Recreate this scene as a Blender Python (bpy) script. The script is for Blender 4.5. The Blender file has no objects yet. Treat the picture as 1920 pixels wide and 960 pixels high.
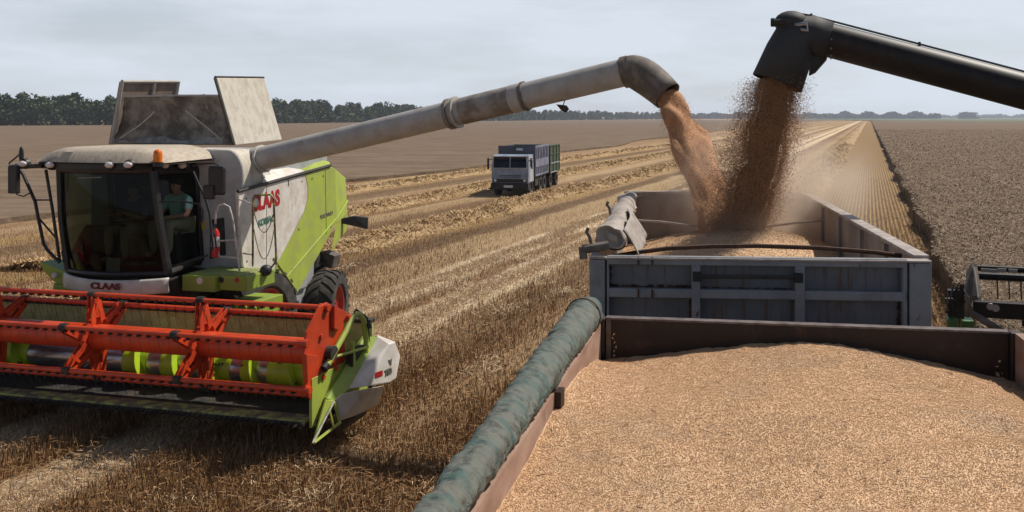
import bpy, bmesh, math, random
import numpy as np
from mathutils import Vector, Matrix, noise, Quaternion
R = math.radians
rng = np.random.default_rng(7)
random.seed(7)
SC = bpy.context.scene
COL = SC.collection

# ------------------------------------------------------------------ camera, sky, sun, exposure
F, CX, YH, CAMH = 1650.0, 1130.0, 220.0, 4.2         # focal length in photo pixels, principal point, horizon, eye height
cam = bpy.data.cameras.new('camera'); cam_o = bpy.data.objects.new('camera', cam); COL.objects.link(cam_o)
cam.sensor_width = 36.0; cam.lens = 36.0 * F / 1920.0
cam.shift_x = -(CX - 960) / 1920.0; cam.shift_y = -(480 - YH) / 1920.0
cam.clip_start = 0.05; cam.clip_end = 20000
cam_o.location = (0, 0, CAMH); cam_o.rotation_euler = (R(90), 0, 0)
SC.camera = cam_o

SUN = Vector((0.62, 0.40, 1.0)).normalized()     # direction to the sun
SUN_EL = math.asin(SUN.z); SUN_AZ = math.atan2(SUN.x, SUN.y)
w = bpy.data.worlds.new('World'); SC.world = w; w.use_nodes = True
nt = w.node_tree; nt.nodes.clear()
def wn(t): return nt.nodes.new(t)
out = wn('ShaderNodeOutputWorld'); bg = wn('ShaderNodeBackground'); bg.inputs['Strength'].default_value = 0.075
sky = wn('ShaderNodeTexSky'); sky.sky_type = 'NISHITA'; sky.sun_disc = False
sky.sun_elevation = SUN_EL; sky.sun_rotation = SUN_AZ; sky.air_density = 1.0; sky.dust_density = 1.6; sky.ozone_density = 1.0
tc = wn('ShaderNodeTexCoord'); mp = wn('ShaderNodeMapping'); mp.inputs['Scale'].default_value = (1.0, 1.0, 5.0)
nz = wn('ShaderNodeTexNoise'); nz.inputs['Scale'].default_value = 3.4; nz.inputs['Detail'].default_value = 7; nz.inputs['Roughness'].default_value = 0.55
rp = wn('ShaderNodeValToRGB'); rp.color_ramp.elements[0].position = 0.34; rp.color_ramp.elements[1].position = 0.60
rp.color_ramp.elements[0].color = (0.66, 0.66, 0.66, 1); rp.color_ramp.elements[1].color = (1.0, 1.0, 1.0, 1)
mx = wn('ShaderNodeMix'); mx.data_type = 'RGBA'
sep = wn('ShaderNodeSeparateXYZ')
el = wn('ShaderNodeMapRange'); el.inputs['From Min'].default_value = 0.13; el.inputs['From Max'].default_value = 0.26
el.inputs['To Min'].default_value = 1.0; el.inputs['To Max'].default_value = 0.04
mu = wn('ShaderNodeMath'); mu.operation = 'MULTIPLY'
L = nt.links.new
L(tc.outputs['Generated'], mp.inputs['Vector']); L(mp.outputs[0], nz.inputs['Vector']); L(nz.outputs['Fac'], rp.inputs[0])
L(tc.outputs['Generated'], sep.inputs[0]); L(sep.outputs['Z'], el.inputs['Value'])
L(rp.outputs[0], mu.inputs[0]); L(el.outputs[0], mu.inputs[1]); L(mu.outputs[0], mx.inputs[0])
L(sky.outputs[0], mx.inputs[6]); mx.inputs[7].default_value = (9.4, 10.25, 11.4, 1)
L(mx.outputs[2], bg.inputs['Color']); L(bg.outputs[0], out.inputs['Surface'])

sl = bpy.data.lights.new('sun', 'SUN'); sl.energy = 5.0; sl.angle = R(0.6); sl.color = (1.0, 0.93, 0.83)
so = bpy.data.objects.new('sun', sl); COL.objects.link(so); so.rotation_euler = SUN.to_track_quat('Z', 'Y').to_euler()
VS = SC.view_settings
VS.view_transform = 'Standard'; VS.look = 'None'; VS.gamma = 1.0; VS.use_curve_mapping = False; VS.exposure = 0.0
SC.cycles.max_bounces = 8; SC.cycles.transparent_max_bounces = 16; SC.cycles.volume_bounces = 2
SC.cycles.use_denoising = True

# ------------------------------------------------------------------ measuring: photo pixel -> point on a plane
def at_y(px, py, Y): return Vector(((px - CX) / F * Y, Y, CAMH - (py - YH) / F * Y))
def at_z(px, py, z):
    t = (z - CAMH) / (-(py - YH) / F); return Vector(((px - CX) / F * t, t, z))
class Frame:
    def __init__(s, ox, oy, a):
        s.ox, s.oy, s.a = ox, oy, a
        s.u = (math.cos(a), math.sin(a)); s.v = (-math.sin(a), math.cos(a))
    def loc(s, p):
        dx, dy = p[0] - s.ox, p[1] - s.oy
        return Vector((dx * s.u[0] + dy * s.u[1], dx * s.v[0] + dy * s.v[1], p[2]))
    def wor(s, p): return Vector((s.ox + p[0] * s.u[0] + p[1] * s.v[0], s.oy + p[0] * s.u[1] + p[1] * s.v[1], p[2]))
    def _pl(s, px, py, n, k):
        r = ((px - CX) / F, 1.0, -(py - YH) / F)
        t = (k + s.ox * n[0] + s.oy * n[1]) / (r[0] * n[0] + n[1])
        return s.loc((r[0] * t, t, CAMH + r[2] * t))
    def at_v(s, px, py, v): return s._pl(px, py, s.v, v)
    def at_u(s, px, py, u): return s._pl(px, py, s.u, u)

# ------------------------------------------------------------------ materials
MATS = {}
def M(name, col, rough=0.6, metal=0.0, col2=None, scale=4.0, lo=0.42, hi=0.62, dirt=None, dscale=1.5, dlo=0.5, dhi=0.7,
      bump=0.0, bscale=60.0, stretch=(1, 1, 1), dstretch=(1, 1, 1), spec=0.4, sheen=0):
    m = bpy.data.materials.new(name); m.use_nodes = True; t = m.node_tree; n = t.nodes; l = t.links.new
    b = n['Principled BSDF']; b.inputs['Roughness'].default_value = rough; b.inputs['Metallic'].default_value = metal
    b.inputs['Specular IOR Level'].default_value = spec
    c = n.new('ShaderNodeTexCoord')
    def layer(prev, colour, sc, a, z, st, seed):
        mp = n.new('ShaderNodeMapping'); mp.inputs['Scale'].default_value = st; mp.inputs['Location'].default_value = (seed, seed * 1.7, seed * .3)
        nz = n.new('ShaderNodeTexNoise'); nz.inputs['Scale'].default_value = sc; nz.inputs['Detail'].default_value = 8; nz.inputs['Roughness'].default_value = .62
        rp = n.new('ShaderNodeMapRange'); rp.inputs['From Min'].default_value = a; rp.inputs['From Max'].default_value = z
        mx = n.new('ShaderNodeMix'); mx.data_type = 'RGBA'
        l(c.outputs['Object'], mp.inputs['Vector']); l(mp.outputs[0], nz.inputs['Vector']); l(nz.outputs['Fac'], rp.inputs['Value'])
        l(rp.outputs[0], mx.inputs[0])
        if isinstance(prev, tuple): mx.inputs[6].default_value = prev + (1,)
        else: l(prev, mx.inputs[6])
        mx.inputs[7].default_value = colour + (1,)
        return mx.outputs[2]
    cur = col
    if col2: cur = layer(cur, col2, scale, lo, hi, stretch, 0.0)
    if dirt: cur = layer(cur, dirt, dscale, dlo, dhi, dstretch, 3.7)
    if isinstance(cur, tuple): b.inputs['Base Color'].default_value = cur + (1,)
    else: l(cur, b.inputs['Base Color'])
    if bump:
        nz = n.new('ShaderNodeTexNoise'); nz.inputs['Scale'].default_value = bscale; nz.inputs['Detail'].default_value = 4
        mpb = n.new('ShaderNodeMapping'); mpb.inputs['Scale'].default_value = stretch
        bp = n.new('ShaderNodeBump'); bp.inputs['Strength'].default_value = 1.0; bp.inputs['Distance'].default_value = bump
        l(c.outputs['Object'], mpb.inputs['Vector']); l(mpb.outputs[0], nz.inputs['Vector']); l(nz.outputs['Fac'], bp.inputs['Height']); l(bp.outputs[0], b.inputs['Normal'])
    MATS[name] = m
    return m
DUST = (0.36, 0.29, 0.21)
M('white_paint', (0.55, 0.53, 0.48), .45, col2=(0.44, 0.41, 0.36), scale=3, dirt=DUST, dlo=.5, dhi=.8, dscale=5)
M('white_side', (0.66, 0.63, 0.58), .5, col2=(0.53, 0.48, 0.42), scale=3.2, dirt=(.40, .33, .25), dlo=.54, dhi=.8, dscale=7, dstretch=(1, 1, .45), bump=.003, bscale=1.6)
M('grey_paint', (0.34, 0.355, 0.37), .5, col2=(0.27, 0.27, 0.27), scale=3, dirt=DUST, dlo=.55, dhi=.85, dscale=6)
M('tank_paint', (0.47, 0.48, 0.48), .5, col2=(0.38, 0.38, 0.37), scale=3, dirt=DUST, dlo=.52, dhi=.8, dscale=6)
M('green_sheet', (0.46, 0.50, 0.21), .6, col2=(0.36, 0.37, 0.15), scale=6, dirt=(.22, .19, .1), dlo=.58, dhi=.75, dscale=14)
M('roof_dusty', (0.43, 0.37, 0.29), .75, col2=(0.30, 0.25, 0.20), scale=9, lo=.45, hi=.65, stretch=(4, 1, 1))
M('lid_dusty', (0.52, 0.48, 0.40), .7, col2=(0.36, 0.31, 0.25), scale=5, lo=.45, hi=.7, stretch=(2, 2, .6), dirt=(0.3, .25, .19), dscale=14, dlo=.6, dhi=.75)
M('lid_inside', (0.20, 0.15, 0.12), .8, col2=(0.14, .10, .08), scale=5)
M('tank_flap_clean', (0.27, 0.265, 0.255), .7, col2=(0.17, 0.155, 0.14), scale=7)
M('tank_flap', (0.24, 0.21, 0.18), .8, col2=(0.09, 0.075, 0.06), scale=2.6, lo=.42, hi=.6, dirt=(0.34, 0.32, .29), dscale=8, dlo=.6, dhi=.75, bump=.006, bscale=20)
M('green_paint', (0.24, 0.34, 0.035), .42, col2=(0.20, 0.27, 0.045), scale=3, dirt=(0.26, 0.25, .12), dlo=.52, dhi=.8, dscale=7)
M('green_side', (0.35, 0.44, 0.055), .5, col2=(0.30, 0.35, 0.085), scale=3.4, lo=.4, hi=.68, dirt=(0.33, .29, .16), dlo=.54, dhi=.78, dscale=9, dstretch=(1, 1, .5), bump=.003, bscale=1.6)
M('green_dusty', (0.32, 0.37, 0.12), .7, col2=(0.26, 0.26, 0.11), scale=7, dirt=(.2, .17, .1), dlo=.55, dhi=.75, dscale=18)
M('green_auger', (0.34, 0.50, 0.02), .35, col2=(0.27, 0.38, .03), scale=4, dirt=(.02, .022, .012), dlo=.60, dhi=.64, dscale=5)
M('olive_worn', (0.34, 0.36, 0.10), .6, col2=(0.12, 0.10, 0.065), scale=6, lo=.42, hi=.55)
M('red_paint', (0.58, 0.058, 0.012), .38, col2=(0.44, 0.045, 0.015), scale=3, dirt=(.30, .09, .04), dlo=.55, dhi=.8, dscale=9)
M('rim_red', (0.42, 0.03, 0.02), .5, col2=(.3, .06, .04), scale=5)
M('rubber', (0.035, 0.033, 0.031), .85, col2=(0.10, 0.085, 0.07), scale=6, lo=.45, hi=.75)
M('black_plastic', (0.018, 0.017, 0.017), .5, col2=(0.05, .045, .04), scale=5, lo=.5, hi=.8)
M('chassis_dark', (0.02, 0.019, 0.018), .7, col2=(0.07, .055, .042), scale=4, lo=.45, hi=.75)
M('steel_worn', (0.42, 0.42, 0.46), .28, .85, col2=(0.25, 0.23, .23), scale=5, stretch=(.5, 3, 3))
M('rail_white', (0.55, 0.53, 0.5), .4, col2=(.35, .31, .27), scale=12)
M('auger_grey', (0.40, 0.385, 0.36), .5, col2=(0.32, 0.295, 0.265), scale=3.5, lo=.4, hi=.65, dirt=(.26, .20, .15), dlo=.60, dhi=.78, dscale=6, spec=.3)
M('auger_rust', (0.19, 0.155, 0.13), .75, col2=(0.31, .29, .265), scale=3.2, lo=.46, hi=.6, bump=.003)
M('auger_boot', (0.105, 0.088, 0.074), .75, col2=(0.22, .185, .15), scale=6, lo=.45, hi=.7)
M('jd_black', (0.011, 0.010, 0.011), .5, col2=(0.022, .017, .015), scale=3, dirt=(.05, .035, .028), dlo=.6, dhi=.75, dscale=14, spec=.25)
M('jd_boot', (0.032, 0.033, 0.035), .7, col2=(0.025, .025, .026), scale=5, bump=.004, bscale=9)
M('jd_green', (0.05, 0.16, 0.04), .45, col2=(.06, .11, .04), scale=5)
M('amber', (0.75, 0.20, 0.01), .15, col2=(0.6, .12, .01), scale=8)
M('lamp_lens', (0.62, 0.56, 0.54), .12, spec=.8)
M('mirror_glass', (0.05, 0.05, 0.055), .08, .8)
M('letter_red', (0.36, 0.012, 0.014), .45)
M('letter_red_dark', (0.14, 0.008, 0.01), .55)
M('letter_grey', (0.12, 0.12, 0.10), .5)
M('letter_white', (0.5, 0.5, 0.5), .5)
M('letter_teal', (0.05, 0.16, 0.12), .5)
M('sticker_yellow', (0.62, 0.42, 0.02), .5)
M('box_blue', (0.125, 0.133, 0.150), .55, col2=(0.092, 0.098, 0.110), scale=3, dirt=(.10, .065, .045), dscale=4, dlo=.53, dhi=.66, dstretch=(7, 7, .35))
M('box_frame', (0.225, 0.235, 0.25), .55, col2=(0.165, 0.172, .182), scale=4, dirt=(.10, .06, .045), dscale=10, dlo=.63, dhi=.69, dstretch=(3, 3, 1))
M('box_inner', (0.25, 0.225, 0.21), .6, col2=(0.17, .14, .125), scale=3, stretch=(1, 1, .4), dirt=(.30, .255, .22), dscale=2, dlo=.5, dhi=.7)
M('box_rim', (0.38, 0.34, 0.31), .6, col2=(.24, .19, .165), scale=6)
M('rust', (0.05, 0.026, 0.017), .85, col2=(.09, .04, .02), scale=20)
M('tarp_beige', (0.34, 0.295, 0.26), .8, col2=(0.24, 0.205, .178), scale=5, bump=.02, bscale=6, stretch=(1.5, .6, 1.5))
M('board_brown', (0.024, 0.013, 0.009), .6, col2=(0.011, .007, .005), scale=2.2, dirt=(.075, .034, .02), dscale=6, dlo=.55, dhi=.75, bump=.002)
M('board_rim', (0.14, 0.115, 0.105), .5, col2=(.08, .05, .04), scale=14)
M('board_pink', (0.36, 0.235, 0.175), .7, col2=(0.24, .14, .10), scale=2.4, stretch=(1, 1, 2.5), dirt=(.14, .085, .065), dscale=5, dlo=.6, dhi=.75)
M('truck_front', (0.25, 0.30, 0.38), .45, col2=(.16, .19, .25), scale=2)
M('truck_side', (0.42, 0.42, 0.45), .5, col2=(.3, .3, .31), scale=2)
M('truck_box', (0.07, 0.075, 0.10), .6, col2=(.05, .05, .06), scale=2)
M('truck_ribs', (0.22, 0.225, 0.29), .6, col2=(.14, .14, .19), scale=2)
M('truck_green', (0.055, 0.085, 0.045), .6, col2=(.045, .06, .035), scale=2)
M('cloth_mint', (0.30, 0.50, 0.44), .9, bump=.004, bscale=25)
M('cloth_khaki', (0.42, 0.37, 0.27), .9)
M('cloth_dark', (0.05, 0.055, 0.06), .9)
M('skin', (0.46, 0.25, 0.165), .5)
M('hair_dark', (0.03, 0.022, 0.016), .8)
M('eye', (0.02, 0.015, 0.012), .2)
M('seat_cloth', (0.045, 0.04, 0.04), .9)
M('ext_red', (0.5, 0.02, 0.02), .3)
M('paper', (0.6, 0.62, 0.6), .8)
M('bark', (0.05, 0.04, 0.03), .9)

def glass(name, tint, alpha):
    m = bpy.data.materials.new(name); m.use_nodes = True; t = m.node_tree; n = t.nodes; n.clear(); l = t.links.new
    o = n.new('ShaderNodeOutputMaterial'); tr = n.new('ShaderNodeBsdfTransparent'); tr.inputs[0].default_value = tint + (1,)
    gl = n.new('ShaderNodeBsdfGlossy'); gl.inputs['Roughness'].default_value = .03
    fr = n.new('ShaderNodeFresnel'); fr.inputs['IOR'].default_value = 1.22; mixs = n.new('ShaderNodeMixShader')
    l(fr.outputs[0], mixs.inputs[0]); l(tr.outputs[0], mixs.inputs[1]); l(gl.outputs[0], mixs.inputs[2]); l(mixs.outputs[0], o.inputs['Surface'])
    MATS[name] = m; return m
glass('glass_tint', (0.20, 0.25, 0.22), .5)
glass('glass_side', (0.68, 0.73, 0.69), .5)
glass('glass_truck', (0.5, 0.53, 0.56), .5)

def straw_mat(name, cols, rough=.7, sheen=0.0, trans=0.15):
    """many separate blades in one mesh: each blade takes its own tone"""
    m = bpy.data.materials.new(name); m.use_nodes = True; t = m.node_tree; n = t.nodes; l = t.links.new
    b = n['Principled BSDF']; b.inputs['Roughness'].default_value = rough; b.inputs['Specular IOR Level'].default_value = .25
    g = n.new('ShaderNodeNewGeometry'); rp = n.new('ShaderNodeValToRGB'); l(g.outputs['Random Per Island'], rp.inputs[0])
    e = rp.color_ramp.elements
    while len(e) < len(cols): e.new(.5)
    for i, c in enumerate(cols): e[i].position = i / (len(cols) - 1); e[i].color = c + (1,)
    l(rp.outputs[0], b.inputs['Base Color'])
    MATS[name] = m; return m
straw_mat('stubble_straw', [(.10, .052, .023), (.22, .118, .050), (.32, .182, .08), (.26, .142, .06), (.44, .28, .14)])
straw_mat('windrow_straw', [(0.264, 0.158, 0.070), (0.440, 0.295, 0.145), (0.528, 0.370, 0.194), (0.387, 0.246, 0.114), (0.563, 0.422, 0.246)])
straw_mat('chaff_straw', [(.36, .25, .14), (.58, .44, .28), (.68, .54, .37), (.50, .37, .22)])
straw_mat('wheat_ears', [(0.120, 0.080, 0.048), (0.200, 0.138, 0.085), (0.264, 0.188, 0.118), (0.160, 0.110, 0.066), (0.368, 0.276, 0.184)])
straw_mat('grain_kernels', [(.46, .262, .135), (.57, .345, .188), (.62, .40, .235), (.54, .32, .17), (.70, .505, .335), (.59, .37, .207)])
straw_mat('grain_dark', [(.30, .155, .078), (.42, .235, .12), (.54, .33, .18), (.36, .19, .095)])  # second stream's kernels: same grain darkened, its backlit shade put into colour
straw_mat('leaf_dark', [(.030, .048, .018), (.050, .076, .026), (.068, .094, .034), (.04, .062, .022)])
straw_mat('leaf_mid', [(.045, .065, .024), (.075, .10, .04), (.10, .12, .054), (.06, .08, .034)])
straw_mat('leaf_far', [(.03, .042, .035), (.045, .06, .045), (.038, .05, .04)])

# ------------------------------------------------------------------ mesh building
class MB:
    def __init__(s): s.v, s.f, s.m, s.mi = [], [], [], 0
    def add(s, vs, fs):
        o = len(s.v); s.v += [tuple(p) for p in vs]; s.f += [tuple(i + o for i in f) for f in fs]; s.m += [s.mi] * len(fs); return s
    def box(s, x0, x1, y0, y1, z0, z1, rot=None, piv=None):
        vs = [Vector((x, y, z)) for z in (z0, z1) for y in (y0, y1) for x in (x0, x1)]
        if rot is not None:
            c = Vector(piv) if piv else Vector(((x0 + x1) / 2, (y0 + y1) / 2, (z0 + z1) / 2))
            vs = [c + rot @ (p - c) for p in vs]
        return s.add(vs, [(0, 2, 3, 1), (4, 5, 7, 6), (0, 1, 5, 4), (2, 6, 7, 3), (0, 4, 6, 2), (1, 3, 7, 5)])
    def prism(s, pts, d):
        n = len(pts); d = Vector(d); vs = [Vector(p) for p in pts] + [Vector(p) + d for p in pts]
        return s.add(vs, [tuple(range(n)), tuple(range(2 * n - 1, n - 1, -1))] + [(i, i + n, (i + 1) % n + n, (i + 1) % n) for i in range(n)])
    def tube(s, path, r, n=10, cap=True, up=None):
        P = [Vector(p) for p in path]; k = len(P); rs = r if isinstance(r, (list, tuple)) else [r] * k
        T = []
        for i in range(k):
            a = P[min(i + 1, k - 1)] - P[max(i - 1, 0)]
            T.append(a.normalized() if a.length > 1e-9 else Vector((0, 0, 1)))
        ref = Vector((0, 0, 1)) if abs(T[0].z) < .9 else Vector((0, 1, 0))
        nn = T[0].cross(ref).normalized(); vs, fs = [], []
        for i in range(k):
            if i: 
                q = T[i - 1].rotation_difference(T[i]); nn = (q @ nn).normalized()
            b = T[i].cross(nn)
            for j in range(n):
                a = 2 * math.pi * j / n; vs.append(P[i] + (nn * math.cos(a) + b * math.sin(a)) * rs[i])
        for i in range(k - 1):
            for j in range(n):
                j2 = (j + 1) % n; fs.append((i * n + j, i * n + j2, (i + 1) * n + j2, (i + 1) * n + j))
        if cap: fs += [tuple(range(n - 1, -1, -1)), tuple(range((k - 1) * n, k * n))]
        return s.add(vs, fs)
    def lathe(s, prof, c, axis, n=32, close=False):
        """prof: list of (axial, radius)"""
        ax = Vector(axis).normalized(); ref = Vector((0, 0, 1)) if abs(ax.z) < .9 else Vector((1, 0, 0))
        e1 = ax.cross(ref).normalized(); e2 = ax.cross(e1); c = Vector(c); k = len(prof); vs, fs = [], []
        for a_, r_ in prof:
            for j in range(n):
                t = 2 * math.pi * j / n; vs.append(c + ax * a_ + (e1 * math.cos(t) + e2 * math.sin(t)) * r_)
        for i in range(k - 1 + (1 if close else 0)):
            for j in range(n):
                j2 = (j + 1) % n; i2 = (i + 1) % k
                fs.append((i * n + j, i * n + j2, i2 * n + j2, i2 * n + j))
        return s.add(vs, fs)
    def ball(s, c, rx, ry, rz, n=14, m=8):
        vs, fs = [], []
        for i in range(m + 1):
            p = math.pi * i / m
            for j in range(n):
                t = 2 * math.pi * j / n
                vs.append((c[0] + rx * math.sin(p) * math.cos(t), c[1] + ry * math.sin(p) * math.sin(t), c[2] + rz * math.cos(p)))
        for i in range(m):
            for j in range(n): fs.append((i * n + j, (i + 1) * n + j, (i + 1) * n + (j + 1) % n, i * n + (j + 1) % n))
        return s.add(vs, fs)
    def hull(s, pts):
        bm = bmesh.new(); vs = [bm.verts.new(p) for p in pts]
        bmesh.ops.convex_hull(bm, input=vs); bm.verts.index_update()
        keep = [v for v in bm.verts if v.link_faces]; ix = {v: i for i, v in enumerate(keep)}
        s.add([v.co.copy() for v in keep], [tuple(ix[v] for v in f.verts) for f in bm.faces]); bm.free(); return s
    def grid(s, fn, nu, nv):
        vs = [fn(i / nu, j / nv) for j in range(nv + 1) for i in range(nu + 1)]
        fs = [(j * (nu + 1) + i, j * (nu + 1) + i + 1, (j + 1) * (nu + 1) + i + 1, (j + 1) * (nu + 1) + i) for j in range(nv) for i in range(nu)]
        return s.add(vs, fs)
    def build(s, name, mat, parent=None, smooth=False, bevel=0.0, fix=True, label=None, solid=0.0, angle=35):
        me = bpy.data.meshes.new(name); me.from_pydata(s.v, [], s.f); 
        for mm in (mat if isinstance(mat, (list, tuple)) else [mat]): me.materials.append(MATS[mm] if isinstance(mm, str) else mm)
        if any(s.m): me.polygons.foreach_set('material_index', s.m)
        if fix:
            bm = bmesh.new(); bm.from_mesh(me); bmesh.ops.recalc_face_normals(bm, faces=bm.faces); bm.to_mesh(me); bm.free()
        o = bpy.data.objects.new(name, me); COL.objects.link(o)
        if parent: o.parent = parent
        if smooth:
            me.polygons.foreach_set('use_smooth', [True] * len(me.polygons))
            me.set_sharp_from_angle(angle=R(angle))
        if solid:
            md = o.modifiers.new('solid', 'SOLIDIFY'); md.thickness = solid; md.offset = 0
        if bevel:
            md = o.modifiers.new('bevel', 'BEVEL'); md.width = bevel; md.segments = 2; md.limit_method = 'ANGLE'; md.angle_limit = R(40)
        if label: o['label'] = label
        return o
def thing(name, label, cat, loc=(0, 0, 0), rz=0.0, group=None):
    o = bpy.data.objects.new(name, None); COL.objects.link(o); o.location = loc; o.rotation_euler = (0, 0, rz)
    o['label'] = label; o['category'] = cat
    if group: o['group'] = group
    return o
def tag(o, label, cat, group=None, kind=None):
    o['label'] = label; o['category'] = cat
    if group: o['group'] = group
    if kind: o['kind'] = kind
    return o
def np_mesh(name, verts, k, mat, parent=None):
    """verts (N*k,3): N loose k-gons"""
    n = len(verts) // k; me = bpy.data.meshes.new(name)
    me.vertices.add(n * k); me.vertices.foreach_set('co', verts.astype(np.float32).ravel())
    me.loops.add(n * k); me.loops.foreach_set('vertex_index', np.arange(n * k, dtype=np.int32))
    me.polygons.add(n); me.polygons.foreach_set('loop_start', np.arange(0, n * k, k, dtype=np.int32))
    me.polygons.foreach_set('loop_total', np.full(n, k, dtype=np.int32))
    me.materials.append(MATS[mat]); me.update(calc_edges=True)
    o = bpy.data.objects.new(name, me); COL.objects.link(o)
    if parent: o.parent = parent
    return o
def kernels(name, pts, size, mat, parent=None):
    """small tetrahedra at pts (N,3), one island each"""
    n = len(pts); base = np.array([(1, 1, 1), (-1, -1, 1), (-1, 1, -1), (1, -1, -1)], float)
    q = rng.normal(size=(n, 4)); q /= np.linalg.norm(q, axis=1)[:, None]
    a, b, c, d = q.T
    Rm = np.stack([np.stack([1 - 2 * (c * c + d * d), 2 * (b * c - a * d), 2 * (b * d + a * c)], 1),
                   np.stack([2 * (b * c + a * d), 1 - 2 * (b * b + d * d), 2 * (c * d - a * b)], 1),
                   np.stack([2 * (b * d - a * c), 2 * (c * d + a * b), 1 - 2 * (b * b + c * c)], 1)], 1)
    sc = np.asarray(size) * rng.uniform(.7, 1.3, n)
    v = np.einsum('nij,kj->nki', Rm, base) * sc[:, None, None] * .6 + pts[:, None, :]
    me = bpy.data.meshes.new(name); me.vertices.add(4 * n); me.vertices.foreach_set('co', v.astype(np.float32).ravel())
    tri = np.array([(0, 1, 2), (0, 3, 1), (0, 2, 3), (1, 3, 2)], np.int32)
    idx = (np.arange(n, dtype=np.int32)[:, None, None] * 4 + tri[None]).ravel()
    me.loops.add(12 * n); me.loops.foreach_set('vertex_index', idx)
    me.polygons.add(4 * n); me.polygons.foreach_set('loop_start', np.arange(0, 12 * n, 3, dtype=np.int32))
    me.polygons.foreach_set('loop_total', np.full(4 * n, 3, dtype=np.int32))
    me.materials.append(MATS[mat]); me.update(calc_edges=True)
    o = bpy.data.objects.new(name, me); COL.objects.link(o)
    if parent: o.parent = parent
    return o
def lettering(name, body, size, o, right, up, mat, parent, bold=0.0, shear=0.0, sx=1.0, ex=.002):
    """raised letters: o = lower left corner, right / up = directions"""
    cu = bpy.data.curves.new(name, 'FONT'); cu.body = body; cu.size = size; cu.extrude = ex; cu.offset = bold; cu.shear = shear
    tmp = bpy.data.objects.new(name + '_tmp', cu); COL.objects.link(tmp)
    dg = bpy.context.evaluated_depsgraph_get(); me = bpy.data.meshes.new_from_object(tmp.evaluated_get(dg))
    bpy.data.objects.remove(tmp); bpy.data.curves.remove(cu)
    r = Vector(right).normalized(); u = Vector(up); u = (u - r * u.dot(r)).normalized(); n = r.cross(u)
    mt = Matrix((r, u, n)).transposed().to_4x4(); mt.translation = Vector(o)
    me.transform(mt @ Matrix.Diagonal((sx, 1, 1, 1))); me.materials.clear(); me.materials.append(MATS[mat]); me.name = name
    ob = bpy.data.objects.new(name, me); COL.objects.link(ob); ob.parent = parent
    return ob
def arc(c, r, a0, a1, n, e1, e2):
    c, e1, e2 = Vector(c), Vector(e1), Vector(e2)
    return [c + e1 * (r * math.cos(R(a0 + (a1 - a0) * i / n))) + e2 * (r * math.sin(R(a0 + (a1 - a0) * i / n))) for i in range(n + 1)]

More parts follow.
